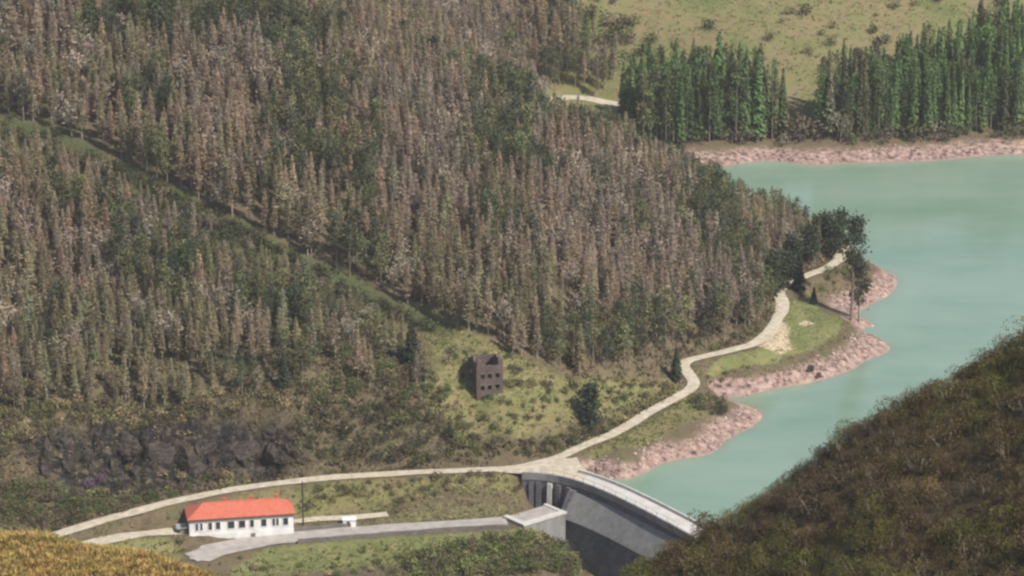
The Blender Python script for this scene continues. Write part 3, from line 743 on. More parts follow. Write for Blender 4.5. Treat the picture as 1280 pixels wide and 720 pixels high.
spots = [(s_[0], s_[1], s_[2] * 1.0, s_[3]) for s_ in [(72, 558, 4.2, 'stepped dark crag at the left end of the rocky bank'), (105, 572, 3.6, 'dark crag above the purple bushes by the road'), (150, 556, 4.6, 'broad black crag left of the middle of the bank'),
         (196, 566, 3.8, 'dark slate crag with a pale top above the road bend'), (235, 574, 4.8, 'largest black rock face above the road over the white building'), (262, 560, 3.4, 'dark crag at the top of the black rock face'),
         (285, 585, 3.0, 'low dark rock just above the road beside the tan bush'), (310, 562, 3.2, 'dark crag right of the black rock face'), (345, 572, 2.8, 'brown grey crag at the right end of the rocky bank'), (128, 596, 2.4, 'small dark rock low on the bank above the road')]]
for i, (px, py, s, lb) in enumerate(spots):
    p = on(px, py); o = link('rock_outcrop', rk[i % 5]); o.location = (p[0], p[1], p[2] - 0.25 * s); o.scale = (s * 1.1, s * 0.7, s * 0.95); o.rotation_euler = (random.uniform(-.2, .2), random.uniform(-.2, .2), random.uniform(0, 6))
    tag(o, lb, 'rock', 'crags on the rocky bank above the road')

for px, py, s_, lb in ((1012, 462, 2.6, 'dark rock splitting the pink bank below the lawn'), (1022, 470, 2.0, 'lower dark rock at the waterline of the pink bank')):
    p = on(px, py); o = link('rock_outcrop', rk[1]); o.location = (p[0], p[1], p[2] - 0.3); o.scale = (s_ * 0.8, s_ * 0.7, s_ * 0.45); tag(o, lb, 'rock')
for i in range(60):
    u = random.uniform(0, 1); px = 45 + 335 * u; py = random.uniform(540, 586 + 14 * (1 - u)); s = random.uniform(0.9, 2.6); p = on(px, py)
    o = link('rock_outcrop', rk[i % 5]); o.location = (p[0], p[1], p[2] - 0.2 * s); o.scale = (s * random.uniform(.6, 1.2), s * 0.6, s * random.uniform(.8, 1.4)); o.rotation_euler = (random.uniform(-.3, .3), random.uniform(-.3, .3), random.uniform(0, 6))
    tag(o, f"{'small' if s < 1.4 else 'medium'} broken dark rock {'in the left third' if u < .34 else 'in the middle' if u < .67 else 'in the right third'} of the rocky bank", 'rock', 'crags on the rocky bank above the road')

# ------------------------------------------------------------------ plants
def tri_cloud(C, size, g, up=0.0, aspect=1.0):
    """one leaf-spray triangle pair at every centre"""
    n = len(C); a = g.normal(size=(n, 3)); a[:, 2] += up; a /= np.linalg.norm(a, axis=1)[:, None]
    b = np.cross(a, g.normal(size=(n, 3))); b /= np.linalg.norm(b, axis=1)[:, None]; c = np.cross(a, b)
    s = size * g.uniform(0.6, 1.3, (n, 1))
    V = np.stack([C - b * s * aspect, C + c * s * 0.55, C + b * s * aspect, C - c * s * 0.45], 1).reshape(-1, 3)
    i = np.arange(n) * 4
    return V, np.stack([i, i + 1, i + 2, i + 3], 1)


def branch_fans(base, tip, width, g):
    """flat drooping branch sprays: a narrow kite from base to tip"""
    d = tip - base; w = np.cross(d, np.array([0, 0, 1.0])) ; w /= np.maximum(np.linalg.norm(w, axis=1)[:, None], 1e-6)
    w = w * width[:, None]; w[:, 2] += g.normal(0, 0.3, len(w)) * width
    m = base + d * 0.55 + np.array([0, 0, 0.08]) * np.linalg.norm(d, axis=1)[:, None]
    V = np.stack([base, m + w, tip, m - w], 1).reshape(-1, 3); i = np.arange(len(base)) * 4
    return V, np.stack([i, i + 1, i + 2, i + 3], 1)


def join(parts):
    V, F, k = [], [], 0
    for v, f in parts: V.append(v); F.append(f + k); k += len(v)
    return np.concatenate(V), np.concatenate(F)


def trunk_geo(h, r0, r1, g, n=5, lean=0.2, z0=-0.6, seg=4):
    t = np.linspace(0, 1, seg + 1); ang = np.arange(n) * 2 * math.pi / n
    off = np.cumsum(g.normal(0, lean / seg, (seg + 1, 2)), axis=0); off[0] = 0
    V = [np.stack([off[i, 0] + np.cos(ang) * (r0 + (r1 - r0) * t[i]), off[i, 1] + np.sin(ang) * (r0 + (r1 - r0) * t[i]), np.full(n, z0 + (h - z0) * t[i])], 1) for i in range(seg + 1)]
    F = [(i * n + k, i * n + (k + 1) % n, (i + 1) * n + (k + 1) % n, (i + 1) * n + k) for i in range(seg) for k in range(n)]
    return np.concatenate(V), np.array(F)


def limb_geo(p, q, r0, r1):
    mb = MB(); mb.tube(p, q, r0, r1, 4); return np.array(mb.V), np.array([f for f in mb.F if len(f) == 4])


def make_larch(seed):
    g = np.random.default_rng(seed); h = 11.0; n = 130
    t = np.sort(g.uniform(0.16, 0.99, n)); a = np.arange(n) * 2.4 + g.uniform(-.5, .5, n)
    R = (0.16 + 1.8 * (1 - t) ** 0.78 * np.minimum(1, (t - 0.05) * 4)) * g.uniform(0.6, 1.2, n)
    z = t * h
    B = np.stack([0 * a, 0 * a, z], 1); T = np.stack([np.cos(a) * R, np.sin(a) * R, z + R * g.uniform(-0.15, 0.35, n)], 1)
    V1, F1 = branch_fans(B, T, 0.07 + 0.10 * R, g)
    k = 300; tt = g.uniform(0.22, 0.99, k); aa = g.uniform(0, 6.28, k); rr = (0.1 + 1.75 * (1 - tt) ** 0.78) * np.sqrt(g.uniform(0.1, 1, k))
    V2, F2 = tri_cloud(np.stack([np.cos(aa) * rr, np.sin(aa) * rr, tt * h], 1), 0.185, g, 0.3, 1.3)
    return trunk_geo(h * 0.99, 0.15, 0.025, g), join([(V1, F1), (V2, F2)]), h


def make_pine(seed):
    g = np.random.default_rng(seed); h = 10.5; P = []
    for k in range(26):
        t = g.uniform(0.30, 0.98); a = g.uniform(0, 6.28); R = (0.3 + 1.5 * (1 - t) ** 0.6) * g.uniform(0.4, 1.0)
        c = np.array([math.cos(a) * R, math.sin(a) * R, t * h]); n = 17
        P.append(c + g.normal(0, 1, (n, 3)) * np.array([0.42, 0.42, 0.34]))
    C = np.concatenate(P + [np.stack([g.normal(0, .12, 14), g.normal(0, .12, 14), h * g.uniform(0.9, 1.02, 14)], 1)])
    tg_ = trunk_geo(h * 0.97, 0.17, 0.03, g)
    return tg_, tri_cloud(C, 0.26, g, 0.4), h


def make_spruce(seed):
    g = np.random.default_rng(seed); h = 22.0; n = 430
    t = g.uniform(0.08, 0.995, n) ** 0.9; a = g.uniform(0, 6.28, n)
    R = (0.2 + 2.9 * (1 - t) ** 0.8) * g.uniform(0.65, 1.1, n); z = t * h
    B = np.stack([np.cos(a) * R * 0.12, np.sin(a) * R * 0.12, z + 0.5 * R * 0.3], 1); T = np.stack([np.cos(a) * R, np.sin(a) * R, z - R * g.uniform(0.15, 0.5, n)], 1)
    k = 170; tt = g.uniform(0.15, 0.98, k); aa = g.uniform(0, 6.28, k); rr = (0.2 + 2.8 * (1 - tt) ** 0.8) * np.sqrt(g.uniform(0.25, 1, k))
    return trunk_geo(h * 0.98, 0.28, 0.03, g, z0=-1), join([branch_fans(B, T, 0.16 + 0.24 * R, g), tri_cloud(np.stack([np.cos(aa) * rr, np.sin(aa) * rr, tt * h], 1), 0.5, g, 0.5)]), h


def make_scots(seed, h=25.0, lo=0.55, wide=3.4):
    g = np.random.default_rng(seed); P = []; limbs = []
    tr = trunk_geo(h * 0.96, 0.36, 0.08, g, n=8, lean=0.5, z0=-1, seg=7)
    for k in range(30):
        t = g.uniform(lo, 0.98); a = g.uniform(0, 6.28); R = wide * (0.35 + (1 - abs((t - lo) / (1 - lo) - 0.45) * 1.3) * 0.65) * g.uniform(0.35, 1.0)
        c = np.array([math.cos(a) * R, math.sin(a) * R, t * h + 0.3]); limbs.append(limb_geo((0, 0, t * h - 0.8), c, 0.09, 0.03))
        P.append(c + g.normal(0, 1, (44, 3)) * np.array([0.8, 0.8, 0.6]))
    return join([tr] + limbs), tri_cloud(np.concatenate(P), 0.42, g, 0.5), h


def make_shrub(seed, h=2.2, r=1.6, n=170, size=0.26, stems=5):
    g = np.random.default_rng(seed); lobes = [(g.uniform(-.6, .6) * r, g.uniform(-.6, .6) * r, g.uniform(.45, .8) * h, g.uniform(.45, .75)) for _ in range(6)]
    P = []
    for x, y, z, s in lobes:
        d = g.normal(size=(n // 6, 3)); d /= np.linalg.norm(d, axis=1)[:, None]; d *= g.uniform(0.5, 1, (len(d), 1)) ** 0.5
        P.append(np.array([x, y, z]) + d * np.array([r * s, r * s, h * s * 0.75]))
    C = np.concatenate(P); C[:, 2] = np.maximum(C[:, 2], 0.05)
    st = [limb_geo((g.uniform(-.2, .2), g.uniform(-.2, .2), -0.4), (x, y, z), 0.05, 0.02) for x, y, z, s in lobes[:stems]]
    return join(st), tri_cloud(C, size, g, 0.5), h


def make_bare(seed, h=6.0):
    """leafless broadleaf: a haze of fine grey twigs"""
    g = np.random.default_rng(seed); limbs = []; tips = []
    for k in range(9):
        a = g.uniform(0, 6.28); R = g.uniform(0.5, 2.0); c = np.array([math.cos(a) * R, math.sin(a) * R, h * g.uniform(0.55, 0.98)]); limbs.append(limb_geo((0, 0, h * g.uniform(.12, .4)), c, 0.07, 0.02)); tips.append(c)
    P = np.concatenate([t + g.normal(0, 1, (20, 3)) * np.array([.55, .55, .6]) for t in tips])
    return join([trunk_geo(h * 0.6, 0.14, 0.05, g)] + limbs), tri_cloud(P, 0.22, g, 0, 1.7), h


class Kind:
    def __init__(s, name, fn, seeds, crown_mat_, bark, trunk_name='trunk', **kw):
        s.name = name; s.geo = [fn(sd, **kw) for sd in seeds]; s.cm = crown_mat_; s.bk = bark; s.tn = trunk_name
        s.h = s.geo[0][2]
        s.tm = [mesh_np(name + '_' + trunk_name, t[0], t[1], [bark], smooth=True) for t, c, h in s.geo]
        s.cr = [mesh_np(name + '_crown', c[0], c[1], [crown_mat_]) for t, c, h in s.geo]
        s.wid = [np.percentile(np.hypot(c[0][:, 0], c[0][:, 1]), 85) for t, c, h in s.geo]
    def single(s, P, k, sc, rz, col, name=None):
        o = empty(name or s.name, tuple(P), rz); o.scale = (sc[0], sc[0], sc[1])
        t = link(s.tn, s.tm[k], o); c = link('crown', s.cr[k], o); c.color = (*col, 1); t.color = (0, 0, 0, 1)
        return o
    def mass(s, name, rows, label_kind='stuff'):
        V, F, MI, TT, n = [], [], [], [], 0
        for P, k, sc, rz, col in rows:
            (tv, tf), (cv, cf), h = s.geo[k]; c_, s_ = math.cos(rz), math.sin(rz)
            for v, f, mi in ((tv, tf, 1), (cv, cf, 0)):
                q = np.empty_like(v); q[:, 0] = (v[:, 0] * c_ - v[:, 1] * s_) * sc[0] + P[0]; q[:, 1] = (v[:, 0] * s_ + v[:, 1] * c_) * sc[0] + P[1]; q[:, 2] = v[:, 2] * sc[1] + P[2]
                V.append(q); F.append(f + n); MI.append(np.full(len(f), mi)); n += len(v); TT.append(np.tile(np.array([*col, 1.0]), (len(v), 1)))
        me = mesh_np(name, np.concatenate(V), np.concatenate(F), [s.cm, s.bk], np.concatenate(MI))
        a = me.color_attributes.new('tint', 'FLOAT_COLOR', 'POINT'); a.data.foreach_set('color', np.concatenate(TT).astype(np.float32).ravel())
        o = link(name, me); o.color = (0, 0, 0, 1); return tag(o, kind=label_kind)


def scatter(pg, spacing, keep=None, dens=None, zf=None):
    x0, y0 = pg.min(0); x1, y1 = pg.max(0)
    X, Y = np.meshgrid(np.arange(x0, x1, spacing), np.arange(y0, y1, spacing)); X = X + (np.arange(X.shape[0])[:, None] % 2) * spacing / 2
    X = X + rng.uniform(-.42, .42, X.shape) * spacing; Y = Y + rng.uniform(-.42, .42, Y.shape) * spacing
    m = inside(X, Y, pg); X, Y = X[m], Y[m]
    if dens is not None: m = rng.uniform(0, 1, len(X)) < dens(X, Y); X, Y = X[m], Y[m]
    return np.stack([X, Y, ground(X, Y)], 1)


def visible_area(P, H, Wd, occl=None):
    """roughly how many photo pixels of each plant stay uncovered by nearer ones"""
    px, py, dep = project(P); s = FOC / dep; hh = H * s * 0.95; ww = Wd * s
    free = np.ones((360, 640), bool); out = np.zeros(len(P))
    for i in np.argsort(dep):
        a, b, c, d = [int(round(v / 2)) for v in (px[i] - ww[i], px[i] + ww[i] + 1, py[i] - hh[i], py[i])]
        a, b, c, d = max(a, 0), min(b, 640), max(c, 0), min(d, 360)
        if a >= b or c >= d: continue
        out[i] = free[c:d, a:b].sum(); free[c:d, a:b] = False
    return out


def grow(kind, P, H, Wf, cols, nmax, group, cat, mass_name, labeller, vis=None):
    """nmax most visible plants as things of their own, the rest as one mass"""
    n = len(P); K = rng.integers(0, len(kind.geo), n); RZ = rng.uniform(0, 6.28, n)
    SC = [(H[i] / kind.h * Wf[i], H[i] / kind.h) for i in range(n)]
    if vis is None: vis = visible_area(P, H, np.array([kind.wid[K[i]] * SC[i][0] for i in range(n)]))
    order = np.argsort(-vis); rest = []
    for r, i in enumerate(order):
        if r < nmax and vis[i] > 3:
            o = kind.single(P[i], K[i], SC[i], RZ[i], cols[i]); tag(o, labeller(i, P[i], H[i], cols[i]), cat, group)
        else: rest.append((P[i], K[i], SC[i], RZ[i], cols[i]))
    if rest and mass_name: kind.mass(mass_name, rest)


def tint(base, n, v=0.18, hue=0.06):
    b = np.array(base)[None] * np.exp(rng.normal(0, v, (n, 1))); return b * np.exp(rng.normal(0, hue, (n, 3)))


LARCH = Kind('larch_tree', make_larch, range(100, 107), M['twig'], M['pale_bark'])
PINE = Kind('pine_tree', make_pine, range(200, 206), M['needle'], M['bark'])
SPRUCE = Kind('spruce_tree', make_spruce, range(300, 305), M['needle'], M['bark'])
SHRUB = Kind('shrub', make_shrub, range(400, 406), M['leaf'], M['bark'], 'stem')
BARE = Kind('bare_tree', make_bare, range(500, 505), M['twig'], M['pale_bark'])

# --- where on the hillside, in words
LAND = [(on(60, 60), 'in the top left of the hill forest'), (on(300, 60), 'high above the middle of the ride'), (on(520, 80), 'near the wooded crest left of the bay track'),
        (on(620, 200), 'in the forest below the bay track'), (on(200, 170), 'just above the upper end of the ride'), (on(400, 240), 'just above the middle of the ride'), (on(560, 350), 'along the lower edge of the ride'),
        (on(680, 420), 'in the stand behind the stone tower'), (on(780, 400), 'above the shore road left of its bend'), (on(900, 370), 'beside the pale bend of the shore road'), (on(1000, 310), 'on the wooded point by the lake'),
        (on(820, 260), 'on the spur facing the lake'), (on(720, 300), 'in the middle of the spur slope'), (on(60, 240), 'at the left edge below the ride'), (on(200, 330), 'in the lower stand left of the middle'), (on(350, 380), 'in the lower stand under the ride'),
        (on(60, 420), 'low on the left slope above the crag'), (on(240, 460), 'low on the slope above the collapsed cottage'), (on(450, 440), 'at the right end of the lower stand')]
LXY = np.array([p[:2] for p, _ in LAND])
def whereabouts(P): return LAND[int(np.argmin(((LXY - P[:2]) ** 2).sum(1)))][1]
def size_word(h, a, b): return 'short' if h < a else ('tall' if h > b else 'medium height')
def hue_word(c): 
    return 'dark' if c.sum() < 0.61 else ('pale' if c.sum() > 0.78 else 'mid')

UP = poly([(-140, 120), (-30, 148), (40, 160), (100, 182), (200, 232), (300, 280), (400, 330), (480, 366), (540, 398), (600, 426), (660, 460), (720, 472), (800, 470), (842, 456), (900, 436), (942, 422), (962, 400), (970, 372), (990, 352), (1035, 331), (1056, 306)]
          + [(1036, 309), (990, 290), (940, 276), (900, 260), (840, 235), (790, 216), (720, 196), (660, 160), (600, 100), (520, 12), (400, -30), (200, -40), (-40, -45), (-140, -45)])
LOW = poly([(-140, 140), (-30, 168), (60, 190), (130, 223), (200, 259), (300, 313), (400, 363), (470, 399), (520, 440), (540, 480), (545, 500), (480, 500), (420, 490), (360, 500), (300, 505), (240, 512), (100, 515), (-30, 530), (-140, 540)])
track_xy = np.array([on(700, 150)[:2]])
def dens_up(x, y): return np.where(np.hypot(x - track_xy[0, 0], y - track_xy[0, 1]) < 0, 0, np.clip(0.95 + 2.2 * np.minimum(fbm(x / 13, y / 13, 3, 5) + 0.13, 0), 0.15, 1))
def dens_low(x, y):
    t = np.clip((y - 609) / 14, 0.55, 1); r = np.clip(1.15 - (x + 70) / 75, 0.5, 1)
    return t * r * (0.5 + 0.8 * np.clip(fbm(x / 14, y / 14, 3, 15) + 0.5, 0, 1))
STRIP = poly([(548, -20), (600, 40), (640, 90), (690, 150), (740, 180), (790, 196), (800, 212), (720, 197), (660, 162), (600, 102), (520, 10), (500, -20)])
PU = scatter(UP, 2.75, dens=dens_up); PL = scatter(LOW, 2.6, dens=dens_low)
# the far side of the bay, in the head of the valley
BAYP = poly([(545, 15), (640, 70), (690, 118), (760, 122), (775, 100), (745, 60), (722, 10), (700, -40), (560, -40)])
PB = np.concatenate([scatter(BAYP, 3.0), scatter(STRIP, 2.8)])
mx, my, _ = project(PB); PB = PB[~((mx > 683) & (mx < 722) & (my > 118) & (my < 178)) & ~((mx > 742) & (mx < 780) & (my > 122) & (my < 150))]
P = np.concatenate([PU, PL, PB]); n = len(P)
nearroad = np.min(np.stack([np.min(np.hypot(P[:, None, 0] - Q[None, ::3, 0], P[:, None, 1] - Q[None, ::3, 1]), 1) for Q, w in (ROADS['shore_road'], ROADS['lake_track'])]), 0)
P = P[nearroad > 3.0]; n = len(P)
lake_side = np.clip((P[:, 0] + 10) / 60, 0, 1)
pf = fbm(P[:, 0] / 16, P[:, 1] / 16, 3, 51) * 1.3 + rng.normal(0, 0.09, n) + 0.10 * lake_side
edge = edge_dist(P[:, 0], P[:, 1], UP)
pf = pf + np.where(edge < 5, 0.10, 0)
is_pine = pf > 0.12
is_bare = (~is_pine) & (rng.uniform(0, 1, n) < 0.10)
is_larch = ~(is_pine | is_bare)
RIDE_LINE = np.array([on(*p)[:2] for p in ((-30, 176), (60, 198), (130, 232), (200, 268), (300, 320), (400, 368), (470, 402), (530, 440))])
def line_dist(x, y, L):
    b = np.full(len(x), 1e9)
    for p, q in zip(L, L[1:]):
        d = q - p; t = np.clip(((x - p[0]) * d[0] + (y - p[1]) * d[1]) / (d ** 2).sum(), 0, 1); b = np.minimum(b, np.hypot(x - p[0] - t * d[0], y - p[1] - t * d[1]))
    return b
below_ride = np.concatenate([np.zeros(len(PU)), np.ones(len(PL)), np.zeros(len(PB))])[nearroad > 3.0]
hr = np.where(below_ride > 0, np.clip(0.5 + line_dist(P[:, 0], P[:, 1], RIDE_LINE) / 22, 0.5, 1) * rng.uniform(0.7, 1.15, n), 1)
Hh = hr * rng.uniform(8.5, 12.8, n) * (1 + 0.25 * fbm(P[:, 0] / 30, P[:, 1] / 30, 2, 77)) * np.where(P[:, 1] < 630, 0.85, 1) * np.clip(1.12 - (P[:, 0] - 25) / 140, 0.72, 1)
Wf = rng.uniform(0.8, 1.2, n)
brown = tint((0.325, 0.245, 0.162), n, 0.14, 0.03); olive = tint((0.260, 0.224, 0.128), n, 0.16, 0.04); grey = tint((0.30, 0.243, 0.185), n, 0.14, 0.03)
hf = fbm(P[:, 0] / 18, P[:, 1] / 18, 3, 90) * 1.3 + rng.normal(0, 0.08, n)
lc = np.where((hf > 0.12)[:, None], olive, np.where((hf < -0.12)[:, None], grey, brown))
pc = np.where((rng.uniform(0, 1, n) < 0.55)[:, None], tint((0.140, 0.142, 0.066), n, 0.22, 0.06), tint((0.074, 0.088, 0.052), n, 0.22, 0.06))
vis = visible_area(P, Hh, 1.3 * Wf)
def lab_larch(i, p, h, c):
    hue = 'olive brown' if c[1] > c[0] * 0.83 else ('greyish' if c[2] > c[0] * 0.555 else 'russet brown')
    return f"{size_word(h, 9.3, 11.3)} {hue} {hue_word(c)} larch {whereabouts(p)}"
def lab_pine(i, p, h, c): return f"{size_word(h, 9.3, 11.3)} {'dark blue green' if c.sum() < 0.25 else 'olive green'} pine {whereabouts(p)}"
def lab_bare(i, p, h, c): return f"{size_word(h, 9.3, 11.3)} grey leafless broadleaf tree {whereabouts(p)}"
for mk, kind, cols, grp, cat, mass, lb, nm in ((is_larch, LARCH, lc, 'brown larches of the hillside forest', 'larch', 'larch_forest', lab_larch, 300), (is_pine, PINE, pc, 'green pines of the hillside forest', 'pine', 'pine_forest', lab_pine, 195), (is_bare, BARE, grey * 1.05, 'leafless trees of the hillside forest', 'bare tree', 'bare_woods', lab_bare, 220)):
    ix = np.where(mk)[0]
    grow(kind, P[ix], Hh[ix] * (0.72 if kind is BARE else 1), Wf[ix], cols[ix], nm, grp, cat, mass, lb, vis[ix])

# --- far conifers across the lake
FA = poly([(772, 172), (800, 182), (850, 181), (930, 178), (980, 176), (975, 160), (930, 150), (860, 140), (800, 142)])
FB = poly([(1020, 174), (1060, 178), (1120, 176), (1190, 168), (1290, 165), (1420, 160), (1420, 70), (1300, 75), (1240, 85), (1180, 105), (1120, 125), (1060, 142), (1020, 155)])
PA, PBb = scatter(FA, 2.1), scatter(FB, 2.3)
Pf = np.concatenate([PA, PBb]); n = len(Pf)
Hf = np.concatenate([rng.uniform(18, 25, len(PA)), rng.uniform(17, 24, len(PBb))]); pxf, pyf, _ = project(Pf)
Hf = Hf * rng.uniform(0.78, 1.08, n) * (1 + 0.4 * fbm(Pf[:, 0] / 14, Pf[:, 1] / 14, 2, 19))
gcol = tint((0.108, 0.158, 0.056), n, 0.25, 0.07); bro = tint((0.125, 0.118, 0.068), n, 0.22, 0.06)
mixb = ((pxf > 915) & (pxf < 1090) & (rng.uniform(0, 1, n) < 0.55)) | (rng.uniform(0, 1, n) < 0.06)
fc = np.where(mixb[:, None], bro, gcol)
def lab_sp(i, p, h, c):
    px = project(p[None])[0][0]
    w = ('in the dense block left on the far shore' if px < 860 else 'at the right side of the far left block' if px < 930 else 'in the thin brown middle across the lake' if px < 1000 else 'right of the grassy gap across the lake' if px < 1090
         else 'in the far stand above the pink beach' if px < 1180 else 'in the tall far stand at the right edge')
    return f"{size_word(h, 18, 22.5)} {'brownish' if c[0] > c[1] else 'deep green' if c.sum() < 0.32 else 'bright green'} spruce {w}"
wd_ = rng.uniform(0.65, 1.0, n); rnd = rng.uniform(0, 1, n) < 0.42 + 0.3 * fbm(Pf[:, 0] / 9, Pf[:, 1] / 9, 2, 23)
fc2 = np.where((rng.uniform(0, 1, n) < 0.25)[:, None], tint((0.15, 0.15, 0.07), n, .2, .05), fc * 1.05)
vf = visible_area(Pf, Hf, 2.2 * wd_)
grow(SPRUCE, Pf[~rnd], Hf[~rnd], wd_[~rnd], fc[~rnd], 210, 'green spruces across the lake', 'spruce', 'spruce_forest', lab_sp, vf[~rnd])
def lab_fp(i, p, h, c): return lab_sp(i, p, h, c).replace('spruce', 'round topped pine')
grow(PINE, Pf[rnd], Hf[rnd] * 0.9, 0.85 * wd_[rnd], fc2[rnd], 80, 'round topped pines across the lake', 'pine', 'far_pine_forest', lab_fp, vf[rnd])
FBARE = scatter(poly([(1150, 174), (1290, 168), (1290, 172), (1190, 178), (1040, 182), (1020, 178)]), 4.2, dens=lambda x, y: 0.5 + 0 * x); n = len(FBARE)
grow(BARE, FBARE, rng.uniform(6, 11, n), rng.uniform(1.0, 1.5, n), tint((0.27, 0.215, 0.17), n), 40, 'bare trees at the foot of the far spruces', 'bare tree', None, lambda i, p, h, c: f"{size_word(h, 7.5, 9.5)} greyish leafless tree on the far shore in front of the spruces")
# bushes along the far tree foot
FS = poly([(845, 186), (1000, 180), (1100, 183), (1190, 176), (1290, 172), (1290, 166), (1190, 168), (1000, 174), (850, 178)])
Pq = scatter(FS, 4.0); n = len(Pq)
far_cols = np.where((rng.uniform(0, 1, n) < .45)[:, None], tint((0.16, 0.14, 0.10), n), tint((0.10, 0.115, 0.05), n))

# --- named trees by the shore
def lone(kind_name, geo, P, col, crown_m, bark, label, cat, sc=(1, 1), rz=0.0):
    o = empty(kind_name, (P[0], P[1], ground(P[0], P[1])), rz); o.scale = (sc[0], sc[0], sc[1])
    link('trunk', mesh_np('trunk', geo[0][0], geo[0][1], [bark], smooth=True), o); c = link('crown', mesh_np('crown', geo[1][0], geo[1][1], [crown_m]), o); c.color = (*col, 1)
    return tag(o, label, cat)
lone('pine_tree', make_scots(71, 25.0, 0.55, 2.7), on(1064, 402), (0.05, 0.062, 0.035), M['needle'], M['bark'], 'tallest pine with a long bare trunk on the grassy point', 'pine')
lone('pine_tree', make_scots(72, 14.5, 0.3, 1.7), on(1074, 403), (0.09, 0.085, 0.055), M['needle'], M['pale_bark'], 'slim sparse pine right beside the tallest pine on the point', 'pine')
lone('pine_tree', make_scots(73, 10.5, 0.2, 1.4), on(1050, 318), (0.06, 0.072, 0.04), M['needle'], M['bark'], 'slim pine over the road at the tip of the wooded spur', 'pine')
lone('pine_tree', make_scots(74, 9.5, 0.2, 1.3), on(1030, 315), (0.06, 0.075, 0.042), M['needle'], M['bark'], 'narrow pine behind the last visible stretch of shore road', 'pine')
lone('spruce_tree', make_spruce(75), on(998, 366), (0.032, 0.046, 0.03), M['needle'], M['bark'], 'small dark conical spruce between the two shore road stretches', 'spruce', (0.8, 0.42))
for sd, px, py, hh_, lb in ((82, 972, 366, 9.5, 'dark pine hiding the shore road at the forest corner'), (83, 984, 360, 9, 'dark pine between the forest corner and the conical spruce'), (84, 1012, 332, 9.5, 'dark pine above the last stretch of shore road'), (85, 962, 378, 11, 'dark olive pine inside the road bend at the forest foot'), (86, 1042, 324, 10.5, 'tall dark pine left of the slim spur tip pine'), (87, 990, 346, 10, 'tall dark pine behind the conical spruce')):
    lone('pine_tree', make_scots(sd, hh_, 0.12, 1.5), on(px, py), (0.055, 0.068, 0.038), M['needle'], M['bark'], lb, 'pine')
lone('spruce_tree', make_spruce(76), on(1017, 381), (0.04, 0.055, 0.03), M['needle'], M['bark'], 'smallest dark spruce beside the pink bank on the point', 'spruce', (0.4, 0.2))
lone('pine_tree', make_scots(77, 9.5, 0.08, 1.5), on(737, 538), (0.05, 0.068, 0.045), M['needle'], M['bark'], 'lone dark pine above the road right of the dam', 'pine', (1, 1))
lone('spruce_tree', make_spruce(78), on(515, 462), (0.05, 0.062, 0.04), M['needle'], M['bark'], 'dark broad spruce left of the stone tower', 'spruce', (0.85, 0.5))
lone('spruce_tree', make_spruce(79), on(355, 488), (0.05, 0.068, 0.042), M['needle'], M['bark'], 'small lone green spruce on the bank above the road', 'spruce', (0.6, 0.34))
lone('spruce_tree', make_spruce(80), on(845, 478), (0.06, 0.07, 0.045), M['needle'], M['bark'], 'dark spruce at the kink of the shore road', 'spruce', (0.6, 0.36))
lone('spruce_tree', make_spruce(81), on(866, 662), (0.025, 0.035, 0.022), M['needle'], M['bark'], 'dark small spruce at the far end of the dam crest', 'spruce', (0.5, 0.24))

